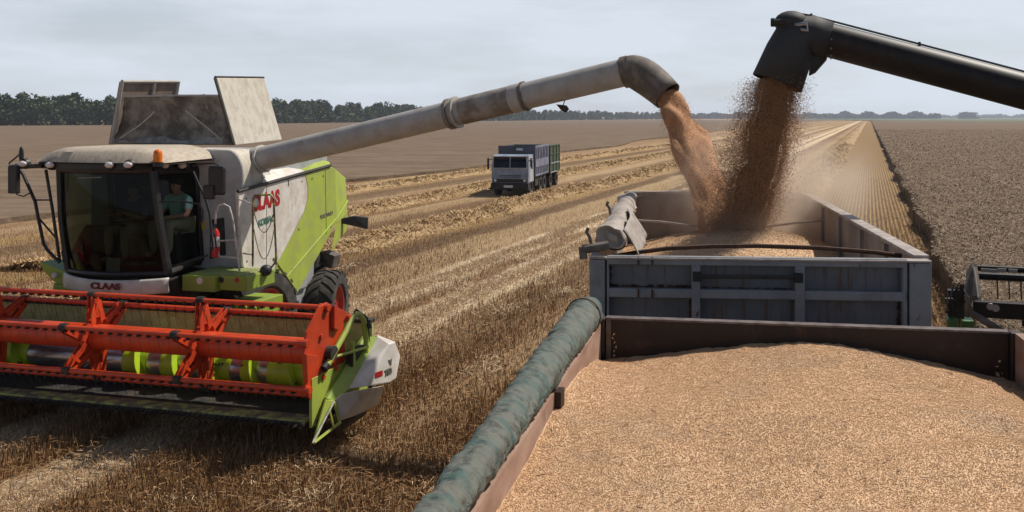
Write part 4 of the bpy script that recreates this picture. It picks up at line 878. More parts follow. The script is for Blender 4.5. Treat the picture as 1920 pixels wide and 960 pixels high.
sr = (on_side(734, 700) - on_side(722, 706)).normalized(); su_ = sn.cross(sr)
lettering('header_size', '750', .10, on_side(722, 705), sr, su_, 'letter_grey', hd, bold=.006, sx=.9)
lettering('header_type', 'V', .10, on_side(730, 685), sr, su_, 'letter_grey', hd, bold=.006, sx=.9)
# left divider, outside the picture
b = MB(); b.hull([(U0 - .05, .0, .4), (U0 - .05, 0, 1.2), (U0 - .45, -.2, 1.0), (U0 - .4, -.2, .5), (U0 - .05, -1.7, .28), (U0 - .3, -1.0, .7)]); b.build('divider_shell', 'white_side', hd, bevel=.02)
b = MB(); hp = cv(487, 788, -1.62); b.tube([hp, hp + Vector((.01, -.02, -.16)), hp + Vector((.06, -.05, -.32))], .014, 6); b.build('drag_hose', 'black_plastic', hd)

# ------------------------------------------------------------------ people in the cab and the extinguisher beside it
def skin_mesh(name, verts, edges, radii, mat, parent, root=0, sub=2):
    me = bpy.data.meshes.new(name); me.from_pydata([tuple(v) for v in verts], edges, []); me.materials.append(MATS[mat])
    o = bpy.data.objects.new(name, me); COL.objects.link(o); o.parent = parent
    sk = o.modifiers.new('skin', 'SKIN'); sk.use_smooth_shade = True
    for i, d in enumerate(me.skin_vertices[0].data if me.skin_vertices else []): pass
    if not me.skin_vertices:
        bm = bmesh.new(); bm.from_mesh(me); bm.verts.layers.skin.verify(); bm.to_mesh(me); bm.free()
    for i, d in enumerate(me.skin_vertices[0].data):
        r = radii[i]; d.radius = r if isinstance(r, tuple) else (r, r); d.use_root = (i == root)
    ss = o.modifiers.new('sub', 'SUBSURF'); ss.levels = sub; ss.render_levels = sub
    return o
def seated_person(label, pos, shirt, trousers, lean=0.0, arms='lap', s=1.0):
    w_ = CA.wor(pos); t = thing('person', label, 'person', w_, CA.a, 'people in the harvester cab')
    J = {'pel': (0, 0, .06), 'wai': (0, -.02, .22), 'che': (0, -.05, .38), 'nk0': (0, -.05, .50), 'nk1': (0, -.07, .565), 'jaw': (0, -.11, .62), 'hd1': (0, -.095, .69), 'hd2': (0, -.085, .76)}
    Rr = {'pel': (.155, .12), 'wai': (.135, .10), 'che': (.16, .11), 'nk0': (.075, .07), 'nk1': .056, 'jaw': (.062, .075), 'hd1': (.078, .098), 'hd2': (.06, .075)}
    E = [('pel', 'wai'), ('wai', 'che'), ('che', 'nk0'), ('nk0', 'nk1'), ('nk1', 'jaw'), ('jaw', 'hd1'), ('hd1', 'hd2')]
    def add(n, p, r, par): J[n] = p; Rr[n] = r; E.append((par, n))
    for k, sg in (('l', -1), ('r', 1)):
        add(k + 'sh', (sg * .185, -.045, .445), .07, 'nk0'); add(k + 'el', (sg * .25, -.15, .22), .047, k + 'sh')
        wr = (sg * .10, -.34, .20) if arms == 'lap' else (sg * .14, -.42, .34)
        add(k + 'wr', wr, .033, k + 'el'); d = (Vector(wr) - Vector(J[k + 'el'])).normalized()
        pm = Vector(wr) + d * .06; add(k + 'pm', tuple(pm), (.036, .022), k + 'wr')
        for fi in range(4):
            off = Vector((0, 0, .012)) + Vector((sg * (-.03 + .02 * fi), 0, 0)); a = pm + d * .04 + off * .9; add(f'{k}f{fi}', tuple(a), .0095, k + 'pm'); bq = a + d * (.035 + .006 * (fi in (1, 2))) + Vector((0, 0, -.02)); add(f'{k}g{fi}', tuple(bq), .008, f'{k}f{fi}')
        th = Vector(wr) + d * .03 + Vector((-sg * .045, 0, .02)); add(k + 'th', tuple(th), .011, k + 'wr'); add(k + 'tt', tuple(th + d * .035), .009, k + 'th')
        add(k + 'hp', (sg * .10, -.04, .05), .095, 'pel'); add(k + 'kn', (sg * .15, -.44, .10), .066, k + 'hp'); add(k + 'an', (sg * .14, -.42, -.33), .042, k + 'kn'); add(k + 'to', (sg * .15, -.58, -.37), .036, k + 'an')
    names = list(J); ix = {n: i for i, n in enumerate(names)}
    sc = lambda p: Vector(p) * s
    bd = skin_mesh('body', [sc(J[n]) for n in names], [(ix[a], ix[c]) for a, c in E], [Rr[n] for n in names], 'skin', t)
    def sub(nm, keep, mat, grow, cut=None):
        ks = [n for n in names if n in keep]; kx = {n: i for i, n in enumerate(ks)}; vs = [sc(J[n]) for n in ks]; rr = [tuple(x + grow for x in Rr[n]) if isinstance(Rr[n], tuple) else Rr[n] + grow for n in ks]
        ed = [(kx[a], kx[c]) for a, c in E if a in kx and c in kx]
        for n, f_ in (cut or {}).items():
            par = [a for a, c in E if c == n][0]; kx[n] = len(vs); vs.append(sc(J[par]) + (sc(J[n]) - sc(J[par])) * f_); rr.append(.058 + grow); ed.append((kx[par], kx[n]))
        return skin_mesh(nm, vs, ed, rr, mat, t)
    sub('shirt', ('pel', 'wai', 'che', 'nk0', 'lsh', 'rsh'), shirt, .014, {'lel': .75, 'rel': .75})
    sub('trousers', ('pel', 'lhp', 'rhp', 'lkn', 'rkn', 'lan', 'ran'), trousers, .012)
    b = MB(); b.ball(sc((0, -.075, .735)), .088 * s, .108 * s, .085 * s, 16, 9); b.build('hair', 'hair_dark', t, smooth=True)
    for sg in (-1, 1):
        b = MB(); b.ball(sc((sg * .032, -.185, .685)), .012, .008, .009, 10, 6); b.build('eye', 'eye', t, smooth=True)
    b = MB(); b.hull([sc(p) for p in ((0, -.185, .69), (-.014, -.185, .648), (.014, -.185, .648), (0, -.215, .652))]); b.build('nose', 'skin', t)
    return t
pp_ = cv(333, 420, .72)
seated_person('person in a mint green t-shirt sitting behind the side window of the cab', (pp_.x, .78, 2.47), 'cloth_mint', 'cloth_khaki', s=.98)
seated_person('driver in dark clothes with pale trousers sitting behind the dark windscreen', (-.2, .62, 2.40), 'cloth_dark', 'cloth_khaki', arms='wheel')
p = cv(404, 452, .55); wq = CA.wor((p.x, .55, p.z)); t = thing('fire_extinguisher', 'small red fire extinguisher with white label strapped beside the cab', 'extinguisher', wq, CA.a)
b = MB(); b.lathe([(-.24, 0), (-.24, .06), (.12, .062), (.17, .04), (.2, .022), (.22, 0)], (0, 0, 0), (0, 0, 1), 18); b.build('cylinder', 'ext_red', t, smooth=True)
b = MB(); b.lathe([(-.08, .0635), (.07, .0635)], (0, 0, 0), (0, 0, 1), 18); b.build('label_band', 'paper', t, smooth=True, fix=False)
b = MB(); b.box(-.02, .02, -.07, .02, .2, .26); b.tube([(0, -.06, .22), (.05, -.08, .1), (.06, -.06, -.1)], .012, 6); b.build('valve', 'black_plastic', t)

# ------------------------------------------------------------------ blue grain truck being filled
FT = Frame((1105 - CX) / F * 6.59, 6.59, R(-4.2)); fv = FT.at_v
BW, BL, BT, BB = 2.5, 5.5, 3.15, 1.35
tr = thing('grain_truck', 'blue grey tipping truck box half filled by two falling streams of grain', 'truck', (FT.ox, FT.oy, 0), FT.a)
zz = lambda y: fv(1400, y, 0).z
ux = lambda x: fv(x, 540, 0).x
b = MB(); b.box(.03, BW - .03, .06, .09, BB, BT - .03); tg = b.build('tailgate_panel', 'box_blue', tr)
b = MB()
for y0, y1 in ((483, 499), (544, 561), (612, 640)): b.box(.13, BW - .17, .0, .06, zz(y1), zz(y0))
for x0, x1 in ((1138, 1142), (1297, 1313), (1491, 1509), (1693, 1697)): b.box(ux(x0), ux(x1), -.006, .062, BB, zz(498) + .002)
b.box(.13, ux(1141), .0, .06, BB, zz(498)); b.box(ux(1692), BW - .17, .0, .06, BB, zz(498)); b.box(.13, BW - .17, -.0, .06, BB, BB + .12)
b.build('tailgate_frame', 'box_frame', tr, bevel=.006)
b = MB(); b.box(.0, .118, -.012, .10, BB - .2, BT - .012); b.build('corner_post', 'box_frame', tr, bevel=.008)
b = MB(); b.box(BW - .158, BW, -.012, .10, BB - .2, BT - .012); b.build('corner_post', 'box_frame', tr, bevel=.008)
b = MB(); b.box(.0, BW, -.016, .104, BT - .008, BT + .006); b.build('top_rim', 'box_rim', tr, bevel=.003)
b = MB(); b.tube([(ux(1308), -.04, zz(518)), (ux(1494), -.04, zz(517))], .014, 8)
for x in (1306, 1496): b.box(ux(x) - .03, ux(x) + .03, -.05, -.007, zz(527), zz(510))
b.build('lock_bar', 'chassis_dark', tr)
b = MB()
for x in (1197, 1223): b.box(ux(x) - .006, ux(x) + .006, -.008, -.001, zz(499), zz(483)); b.box(ux(x) - .006, ux(x) + .006, -.008, -.001, zz(561), zz(545))
for i in range(60):
    x = 1142 + rng.uniform(0, 155); b.box(ux(x) - .012, ux(x) + .012, .052, .0595, zz(544), zz(544 - rng.uniform(1, 6)))
for i in range(40):
    x = 1312 + rng.uniform(0, 178); b.box(ux(x) - .012, ux(x) + .012, .052, .0595, zz(544), zz(544 - rng.uniform(0, 3)))
for i in range(26):
    y = 502 + rng.uniform(0, 40); b.box(ux(1142), ux(1142 + rng.uniform(1, 5)), .052, .0595, zz(y + 3), zz(y)); y = 565 + rng.uniform(0, 45); b.box(ux(1297 - rng.uniform(1, 5)), ux(1297), .052, .0595, zz(y + 3), zz(y)); b.box(ux(1690 - rng.uniform(1, 7)), ux(1692), .052, .0595, zz(y + 3), zz(y))
b.build('rust_patches', 'rust', tr)
b = MB(); b.box(.0, .05, .104, BL, BB, BT); b.build('left_wall', 'box_inner', tr)
b = MB(); b.box(BW - .05, BW, .104, BL, BB, BT); rw = b.build('right_wall', 'box_inner', tr)
for v in (1.05, 2.0, 3.05, 4.1): MB().box(BW - .085, BW - .0505, v, v + .07, BB, BT - .03).build('wall_rib', 'box_inner', rw)
b = MB(); b.box(BW - .10, BW + .015, .104, BL, BT + .002, BT + .03); b.build('rim_rail', 'box_rim', rw, bevel=.004)
b = MB(); b.box(.05, BW - .05, BL - .05, BL, BB, BT + .01); fw = b.build('front_wall', 'box_inner', tr)
b = MB(); b.box(.0, BW, BL - .07, BL + .02, BT + .012, BT + .04); b.build('rim_rail', 'box_rim', fw)
b = MB(); b.box(.05, BW - .05, .09, BL - .05, BB, BB + .05).box(.5, 2.0, .2, 8.0, .8, 1.1); b.build('bed', 'chassis_dark', tr)
b = MB(); b.box(.08, BW - .08, 5.85, 7.3, .8, 2.78); cb = b.build('cab', 'truck_front', tr, bevel=.08)
b = MB(); b.box(.2, BW - .2, 7.302, 7.31, 1.7, 2.5); b.build('windscreen', 'glass_truck', cb)
for v in (.95, 2.1, 6.6):
    for u in (.28, BW - .28): 
        q = wheel(tr, u, v, .5, .36, lugs=18)
# tarpaulin rolled up on the left side
FP = lambda px, py, Y: FT.loc(at_y(px, py, Y))
r0, r1 = FP(1146, 446, 6.72), FP(1176, 374, 12.0)
def roll_tarp(parent_label, A, B, ra, rb, sag, seed, nu=60, nv=28):
    d = (B - A).normalized(); e1 = d.cross(Vector((0, 0, 1))).normalized(); e2 = e1.cross(d)
    def fn(a, c):
        t = a; q = A.lerp(B, t) + Vector((0, 0, -sag * math.sin(t * math.pi))); th = 2 * math.pi * c
        r = ra + (rb - ra) * t
        r *= 1 + .30 * noise.noise(Vector((t * 7, math.cos(th) * .9 + seed, math.sin(th) * .9))) + .16 * noise.noise(Vector((t * 26 + th * .8, math.cos(th) * 1.5, seed + math.sin(th)))) + .06 * math.sin(th * 2 + t * 9 + seed)
        return q + (e1 * math.cos(th) * 1.18 + e2 * math.sin(th) * .86) * r + Vector((.03 * noise.noise(Vector((t * 5, seed, 0))), 0, .03 * noise.noise(Vector((t * 6, 0, seed)))))
    return fn
tp = thing('rolled_tarpaulin', 'dusty beige tarpaulin rolled up along the left wall of the blue truck box', 'tarpaulin', FT.wor((0, 0, BT)), FT.a)
off = Vector((0, 0, -BT))
b = MB(); b.grid(roll_tarp('', r0 + off, r1 + off, .098, .105, .03, 3.1), 70, 30); rl = b.build('roll', 'tarp_beige', tp, smooth=True, fix=True, angle=60)
b = MB(); vs = []; d = (r1 - r0).normalized()
ff = roll_tarp('', r0 + off, r1 + off, .098, .105, .03, 3.1)
b.grid(lambda a, c: ff(0, a).lerp(r0 + off + Vector((.02, 0, -.01)), c) + Vector((0, -.035 * math.sin(c * 9 + math.sin(a * 6.3) * 1.4) * (1 - c) - .02 * c, 0)), 30, 14)
b.build('roll_end', 'tarp_beige', tp, smooth=True)
def hang(a, c):
    q = (r0 + off).lerp(r1 + off, a * .5 + .03); return q + Vector((.09 + .16 * c + .02 * math.sin(a * 14), 0, .05 - .34 * c * (.9 + .1 * math.sin(a * 9)) + .03 * math.sin(a * 11 + c * 3)))
b = MB(); b.grid(hang, 30, 8); b.build('loose_edge', 'tarp_beige', tp, smooth=True, solid=.008)
b = MB()
for py_, Y in ((395, 10.3),):
    t_ = (Y - 6.72) / 5.28; q = (r0 + off).lerp(r1 + off, t_); b.lathe([(-.012, .122), (.012, .122)], q, d, 20)
b.build('tie_strap', 'tarp_beige', tp, smooth=True, fix=False, solid=.006)
b = MB(); K = [FP(1141, 460, 6.6) + off, FP(1092, 468, 6.58) + off]; b.tube(K, .035, 10); b.tube([K[1] + Vector((.0, 0, .02)), K[1] + Vector((.01, -.01, -.07))], .03, 8); cr_ = b.build('winding_shaft', 'auger_boot', tp, smooth=True)
b = MB(); b.tube([FP(1110, 462, 6.6) + off, FP(1106, 445, 6.6) + off, FP(1100, 435, 6.6) + off, FP(1103, 427, 6.6) + off], .014, 8); b.build('hook', 'auger_boot', tp, smooth=True)
b = MB(); b.tube([FP(1145, 402, 9.2) + off, FP(1143, 390, 9.2) + off, FP(1138, 384, 9.2) + off, FP(1140, 378, 9.2) + off], .016, 8); b.build('hook', 'auger_boot', tp, smooth=True)
# tarp bows
for nm, path, Y in (('a', [(1150, 481), (1190, 474), (1250, 466), (1330, 462), (1420, 461), (1540, 465), (1640, 473), (1690, 480)], 6.95), ('b', [(1186, 413), (1240, 416), (1300, 424), (1370, 430), (1430, 426), (1500, 417), (1570, 411)], 10.5), ('c', [(1190, 369), (1230, 361), (1290, 358), (1360, 358), (1430, 360), (1495, 366)], 12.0)):
    b = MB(); b.tube([FP(x, y, Y) for x, y in path], .018 if nm != 'b' else .014, 8); b.build('tarp_bow', 'rust' if nm == 'a' else 'box_rim', tr, smooth=True)
# grain in the box
PK = FT.loc(at_y(1392, 432, 10.2))
def heap_truck(a, c):
    u = .05 + (BW - .1) * a; v = .1 + (BL - .16) * c; r = math.hypot(u - PK.x, (v - PK.y) * .8)
    z = PK.z + .07 + .03 * math.exp(-(r / .12) ** 2) - .21 * r - .03 * r * r
    return Vector((u, v, max(2.05, z) + .012 * noise.noise(Vector((u * 6, v * 6, 0))) + .006 * noise.noise(Vector((u * 25, v * 25, 1)))))
def grain_surface():
    m = bpy.data.materials.new('grain_bulk'); m.use_nodes = True; t = m.node_tree; n = t.nodes; l = t.links.new
    b = n['Principled BSDF']; b.inputs['Roughness'].default_value = .75; b.inputs['Specular IOR Level'].default_value = .2
    tc = n.new('ShaderNodeTexCoord'); v = n.new('ShaderNodeTexVoronoi'); v.inputs['Scale'].default_value = 240
    l(tc.outputs['Object'], v.inputs['Vector']); sp = n.new('ShaderNodeSeparateColor'); l(v.outputs['Color'], sp.inputs[0])
    rp = n.new('ShaderNodeValToRGB'); e = rp.color_ramp.elements; e.new(.35); e.new(.7)
    for i, c in enumerate([(.43, .255, .14), (.54, .34, .19), (.61, .41, .245), (.68, .50, .33)]): e[i].color = c + (1,)
    l(sp.outputs[0], rp.inputs[0])
    nz = n.new('ShaderNodeTexNoise'); nz.inputs['Scale'].default_value = 2.2; nz.inputs['Detail'].default_value = 7; l(tc.outputs['Object'], nz.inputs['Vector'])
    mr = n.new('ShaderNodeMapRange'); mr.inputs['From Min'].default_value = .5; mr.inputs['From Max'].default_value = .75; mr.inputs['To Max'].default_value = .6; l(nz.outputs['Fac'], mr.inputs['Value'])
    mx = n.new('ShaderNodeMix'); mx.data_type = 'RGBA'; l(mr.outputs[0], mx.inputs[0]); l(rp.outputs[0], mx.inputs[6]); mx.inputs[7].default_value = (.36, .27, .19, 1)
    l(mx.outputs[2], b.inputs['Base Color'])
    bp = n.new('ShaderNodeBump'); bp.inputs['Distance'].default_value = .0015; bp.inputs['Strength'].default_value = 1; bp.invert = True; l(v.outputs['Distance'], bp.inputs['Height']); l(bp.outputs[0], b.inputs['Normal'])
    MATS['grain_bulk'] = m
grain_surface()
gt = thing('grain_heap', 'orange brown heap of grain building up inside the blue truck box', 'grain', FT.wor((BW / 2, BL / 2, 0)), FT.a); gt['kind'] = 'stuff'
ofs = Vector((-BW / 2, -BL / 2, 0))
b = MB(); b.grid(lambda a, c: heap_truck(a, c) + ofs, 90, 160); b.build('grain_surface', 'grain_bulk', gt, smooth=True, fix=False, angle=180)
n = 26000; aa = rng.uniform(0, 1, n); cc = rng.uniform(.15, .95, n); kernels('kernels', np.array([tuple(heap_truck(x, y) + ofs + Vector((0, 0, .002))) for x, y in zip(aa, cc)]), .006, 'grain_kernels', gt)['kind'] = 'stuff'

# ------------------------------------------------------------------ near trailer the photographer stands over
NT = Frame(-.05, 5.24, R(-8.8)); NW, NL, NTOP = 2.4, 5.6, 3.0
nr = thing('grain_trailer', 'brown walled grain trailer heaped full in the foreground', 'trailer', (NT.ox, NT.oy, 0), NT.a)
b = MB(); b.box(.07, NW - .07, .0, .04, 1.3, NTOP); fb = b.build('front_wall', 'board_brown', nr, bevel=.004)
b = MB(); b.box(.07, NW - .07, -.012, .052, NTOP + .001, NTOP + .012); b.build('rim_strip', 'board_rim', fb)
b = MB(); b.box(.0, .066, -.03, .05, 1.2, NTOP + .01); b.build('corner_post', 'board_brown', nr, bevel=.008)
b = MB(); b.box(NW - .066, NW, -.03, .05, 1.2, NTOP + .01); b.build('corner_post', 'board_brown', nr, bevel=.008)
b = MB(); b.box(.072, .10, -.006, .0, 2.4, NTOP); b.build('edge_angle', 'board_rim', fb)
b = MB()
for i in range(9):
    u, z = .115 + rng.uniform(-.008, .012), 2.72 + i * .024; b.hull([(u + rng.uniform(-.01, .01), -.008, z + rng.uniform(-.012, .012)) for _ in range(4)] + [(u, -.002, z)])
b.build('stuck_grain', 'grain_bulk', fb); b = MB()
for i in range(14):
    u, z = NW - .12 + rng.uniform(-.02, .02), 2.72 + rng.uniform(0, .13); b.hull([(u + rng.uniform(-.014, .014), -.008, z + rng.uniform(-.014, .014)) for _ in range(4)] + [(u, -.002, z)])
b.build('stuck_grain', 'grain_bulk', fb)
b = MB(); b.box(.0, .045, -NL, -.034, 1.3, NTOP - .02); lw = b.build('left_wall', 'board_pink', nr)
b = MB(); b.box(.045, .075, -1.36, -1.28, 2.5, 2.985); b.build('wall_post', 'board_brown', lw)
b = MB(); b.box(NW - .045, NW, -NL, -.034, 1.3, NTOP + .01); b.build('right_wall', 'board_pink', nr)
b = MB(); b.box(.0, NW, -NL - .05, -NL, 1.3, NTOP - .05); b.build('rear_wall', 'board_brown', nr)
b = MB(); b.box(.05, NW - .05, -NL, -.0, 1.3, 1.35).box(.4, 2.0, -NL, .5, .8, 1.1).box(1.1, 1.3, .5, 1.2, .75, .85); b.build('chassis', 'chassis_dark', nr)
for v in (-1.2, -4.4):
    for u in (.25, NW - .25): wheel(nr, u, v, .5, .36, lugs=18)
zf_u = [0, .27, .59, .9, 1.2, 1.41, 1.64, 1.93, 2.21, 2.4]; zf_z = [2.752, 2.79, 2.84, 2.885, 2.908, 2.905, 2.873, 2.82, 2.765, 2.73]
zl_v = [0, .28, .72, 1.09, 1.6, 1.9, 2.3, 5.6]; zl_z = [2.76, 2.83, 2.90, 2.92, 2.90, 2.87, 2.87, 2.86]
def heap_near(u, v):
    d = -v; zf = float(np.interp(u, zf_u, zf_z)); zl = float(np.interp(d, zl_v, zl_z)); k = min(1, d / 1.5); k = k * k * (3 - 2 * k)
    zin = 2.90 + .05 * math.sin((u - .2) * 1.35) - .05 * max(0, u - 1.5) + .03 * noise.noise(Vector((u * 1.3, v * 1.1, 2)))
    zz_ = zf * (1 - k) + zin * k; e = max(0, 1 - (u - .04) / .5); e = e * e; zz_ = zz_ * (1 - e * min(1, d / .2)) + zl * e * min(1, d / .2)
    g_ = (u - 1.9) * .55 + (d - 1.35); zz_ += -.035 * math.exp(-(g_ / .13) ** 2) * min(1, max(0, (u - 1.2) / .5)) + .02 * math.exp(-((g_ - .3) / .16) ** 2) * min(1, max(0, (u - 1.2) / .5))
    return zz_ + .010 * noise.noise(Vector((u * 7, v * 7, 5))) + .006 * noise.noise(Vector((u * 22, v * 22, 0)))
NM = Vector((-NW / 2, 2.0, 0))
gn = thing('grain_heap', 'large golden heap of wheat grain filling the foreground trailer', 'grain', NT.wor((NW / 2, -2.0, 0)), NT.a); gn['kind'] = 'stuff'
b = MB(); b.grid(lambda a, c: Vector((.045 + (NW - .09) * a, -.002 - (NL - .01) * c, heap_near(.045 + (NW - .09) * a, -.002 - (NL - .01) * c))) + NM, 150, 260); b.build('grain_surface', 'grain_bulk', gn, smooth=True, fix=False, angle=180)
n = 260000; uu = rng.uniform(.05, NW - .05, n); dd = .01 + 3.2 * rng.uniform(0, 1, n) ** 1.0
zz_ = np.array([heap_near(x, -y) for x, y in zip(uu, dd)]) + .0015
kernels('kernels', np.stack([uu + NM.x, -dd + NM.y, zz_], 1), .0023, 'grain_kernels', gn)['kind'] = 'stuff'
straw_mat('grain_dusty', [(.30, .21, .14), (.42, .31, .21), (.36, .26, .17), (.50, .38, .27)])
n = 42000; uu = rng.uniform(.05, NW - .05, n); dd = .02 + 3.2 * rng.uniform(0, 1, n)
kk = np.array([noise.noise(Vector((x * 1.6, y * 1.6, 11))) + .5 * noise.noise(Vector((x * 5, y * 5, 3))) + .5 * max(0, x - 1.45) - .12 for x, y in zip(uu, dd)]) > rng.uniform(0, .45, n); uu, dd = uu[kk], dd[kk]
kernels('dusty_kernels', np.stack([uu + NM.x, -dd + NM.y, np.array([heap_near(x, -y) for x, y in zip(uu, dd)]) + .0025], 1), .0025, 'grain_dusty', gn)['kind'] = 'stuff'
n = 420; uu = rng.uniform(.05, NW - .05, n); dd = .02 + 3 * rng.uniform(0, 1, n); a_ = rng.uniform(0, 6.28, n); ln = rng.uniform(.006, .022, n)
o_ = np.stack([uu + NM.x, -dd + NM.y, np.array([heap_near(x, -y) for x, y in zip(uu, dd)]) + .006], 1); d_ = np.stack([np.cos(a_) * ln, np.sin(a_) * ln, rng.uniform(-.2, .2, n) * ln], 1); e_2 = np.stack([-np.sin(a_), np.cos(a_), .4 + 0 * a_], 1) * .0022
np_mesh('husks', np.stack([o_ - d_ - e_2, o_ + d_ - e_2, o_ + d_ + e_2, o_ - d_ + e_2], 1).reshape(-1, 3), 4, 'stubble_straw', gn)['kind'] = 'stuff'
# green camouflage tarpaulin rolled along its left wall
m = M('tarp_green', (0.090, 0.110, 0.092), .75, col2=(0.112, 0.112, 0.094), scale=1.6, lo=.42, hi=.62, stretch=(3, 4.5, 3), dirt=(.050, .090, .078), dscale=2.2, dlo=.50, dhi=.64, dstretch=(1.6, 6.5, 1.6), bump=.02, bscale=5)
tn = thing('rolled_tarpaulin', 'green and tan camouflage tarpaulin rolled along the left wall of the foreground trailer', 'tarpaulin', NT.wor((0, 0, NTOP)), NT.a)
a0, a1 = Vector((-.035, .02, .06)), Vector((.04, -NL, .055))
def roll2(a, c):
    t = a; q = a0.lerp(a1, t); th = 2 * math.pi * c; yy = t * NL
    r = (.098 - .038 * min(1, yy / 2.6)) * (1 + .05 * noise.noise(Vector((yy * 1.5, math.cos(th), math.sin(th)))))
    r += .014 * noise.noise(Vector((yy * 9 + math.sin(th) * 2.2, math.cos(th) * 1.2, 4))) + .010 * abs(noise.noise(Vector((yy * 15 + math.cos(th) * 1.5, math.sin(th) * .9, 8)))) + .008 * noise.noise(Vector((yy * 34 + th, math.cos(th) * 2, 8)))
    r *= min(1, .45 + yy * 5)
    return q + Vector((math.cos(th) * r, 0, math.sin(th) * r * .95))
b = MB(); b.grid(roll2, 700, 36); b.build('roll', 'tarp_green', tn, smooth=True, angle=70)
b = MB()
for yy in (.22,):
    t_ = yy / NL; q = a0.lerp(a1, t_); b.lathe([(-.012, .102), (.012, .102)], q, (0, 1, 0), 24)
b.build('tie_strap', 'rubber', tn, smooth=True, fix=False, solid=.006)

# ------------------------------------------------------------------ second combine harvester, on the right (mostly out of the picture)
CB = Frame(5.45, 13.5, R(-16.9)); bv = CB.at_v
c2 = thing('combine_harvester', 'second harvester with black unloading auger and black reel entering from the right edge', 'combine harvester', (CB.ox, CB.oy, 0), CB.a, 'combine harvesters')
JB = lambda px, py, Y: CB.loc(at_y(px, py, Y))
J0, J1 = JB(1535, 70, 9.9), JB(1918, 171, 9.4); jd = (J1 - J0).normalized(); J2 = J0 + jd * 5.2
b = MB(); b.tube([J0 - jd * .05, J2], .192, 28); ja = b.build('unloading_auger', 'jd_black', c2, smooth=True)
b = MB(); JM = JB(1457, 156, 9.9)
pth = [J0 + jd * .12, J0 - jd * .10 + Vector((0, 0, .0)), JB(1492, 66, 9.9), JB(1480, 98, 9.9), JM]
b.tube(pth, [.20, .222, .235, .262, .285], 26, cap=False); b.build('rubber_spout', 'jd_boot', ja, smooth=True, solid=.014)
b = MB(); b.prism([JB(1552, 100, 9.9), JB(1520, 105, 9.85), JB(1516, 142, 9.85), JB(1528, 136, 9.88), JB(1549, 112, 9.9)], (.0, .12, 0)); b.build('spout_flap', 'jd_boot', ja, bevel=.01)
b = MB(); b.ball(JB(1483, 42, 9.9), .19, .20, .13, 18, 10); b.build('spout_cap', 'jd_boot', ja, smooth=True)
b = MB(); q = JB(1449, 42, 9.8); b.tube([q, q + Vector((.14, 0, 0))], .035, 10); b.tube([q + Vector((-.02, 0, 0)), q + Vector((.02, 0, .0))], .05, 10); b.build('spout_lamp', 'black_plastic', ja, smooth=True)
b = MB(); q = JB(1504, 50, 9.68); b.tube([q + Vector((-.08, .0, .02)), q + Vector((.05, 0, .03)), q + Vector((.06, 0, -.04)), q + Vector((-.06, 0, -.03))], .022, 8); b.build('spout_handle', 'steel_worn', ja, smooth=True)
b = MB(); b.tube([JB(1490, 24, 9.9), JB(1520, 29, 9.88), JB(1920, 134, 9.38), JB(1920, 134, 9.38) + jd * 2.4], .012, 6); b.tube([JB(1518, 37, 9.88), JB(1920, 142, 9.38), JB(1920, 142, 9.38) + jd * 2.4], .007, 6)
for x in (1521, 1724): 
    y = 29 + (x - 1520) * .2625; b.tube([JB(x, y - 4, 9.86 - (x - 1520) * .00125), JB(x, y + 16, 9.86 - (x - 1520) * .00125)], .014, 6)
b.build('spout_linkage', 'black_plastic', ja)
b = MB()
for i in range(12):
    a = i / 12 * 6.28; q = J0 + jd * .14 + (jd.cross(Vector((0, 0, 1))).normalized() * math.cos(a) + Vector((0, 0, 1)) * math.sin(a)) * .2; b.ball(q, .012, .012, .012, 6, 4)
b.build('rivets', 'steel_worn', ja)
# header seen from behind
h2 = bpy.data.objects.new('header', None); COL.objects.link(h2); h2.parent = c2
HU = 7.4
def B2(px, py, v): return bv(px, py, v)
b = MB(); z1, z0 = B2(1860, 566, .0).z, B2(1860, 596, .0).z; b.box(.22, HU, -.04, .10, z0, z1); b.box(.9, HU, -.02, .06, z0 - .1, z0); b.build('rear_beam', 'jd_black', h2, bevel=.015)
b = MB(); b.box(.5, HU, .10, 1.2, .30, .36); b.build('table_floor', 'jd_black', h2)
b = MB(); zt = B2(1870, 504, .9).z; b.tube([(.35, .9, zt), (HU, .9, zt)], .05, 8); b.build('tine_bar', 'jd_black', h2, smooth=True)
b = MB(); zt2 = B2(1870, 519, .55).z; b.tube([(.35, .55, zt2), (HU, .55, zt2)], .06, 8); b.build('reel_tube', 'jd_black', h2, smooth=True)
b = MB()
for i in range(40):
    u = .62 + i * .17; b.tube([(u, .55, zt2), (u + .01, .53, zt2 - .34)], .012, 5)
b.build('tines', 'jd_black', h2)
b = MB()
for i in range(80):
    u = .5 + i * .085; b.tube([(u, .9, zt), (u + .01, .95, zt - .2)], .007, 4, cap=False)
b.build('tines', 'jd_black', h2)
b = MB()
for i, q in enumerate([(1848, 507), (1862, 508), (1879, 507), (1900, 508)]):
    p = B2(q[0], q[1], .84); b.box(p.x - .07, p.x + .06, .82, .84, p.z - .025, p.z + .03)
b.build('wear_plates', 'auger_grey', h2)
b = MB(); b.prism([B2(1811, 509, .3), B2(1821, 492, .4), B2(1826, 500, .4), B2(1834, 556, .1), B2(1833, 572, .05), B2(1808, 552, .1)], (.06, .05, 0)); b.build('end_shield', 'auger_boot', h2, bevel=.01)
b = MB(); b.tube([B2(1826, 501, .35), B2(1834, 558, .05)], .012, 6); b.build('shield_edge', 'auger_grey', h2)
b = MB()
for i in range(16):
    p = B2(1776 + rng.uniform(2, 34), 526 + rng.uniform(0, 66), .1); q = B2(1780 + rng.uniform(0, 34), 530 + rng.uniform(0, 66), .15); m_ = (p + q) / 2 + Vector((rng.uniform(-.1, .1), -.08, rng.uniform(0, .12))); b.tube([p, m_, q], .013, 6)
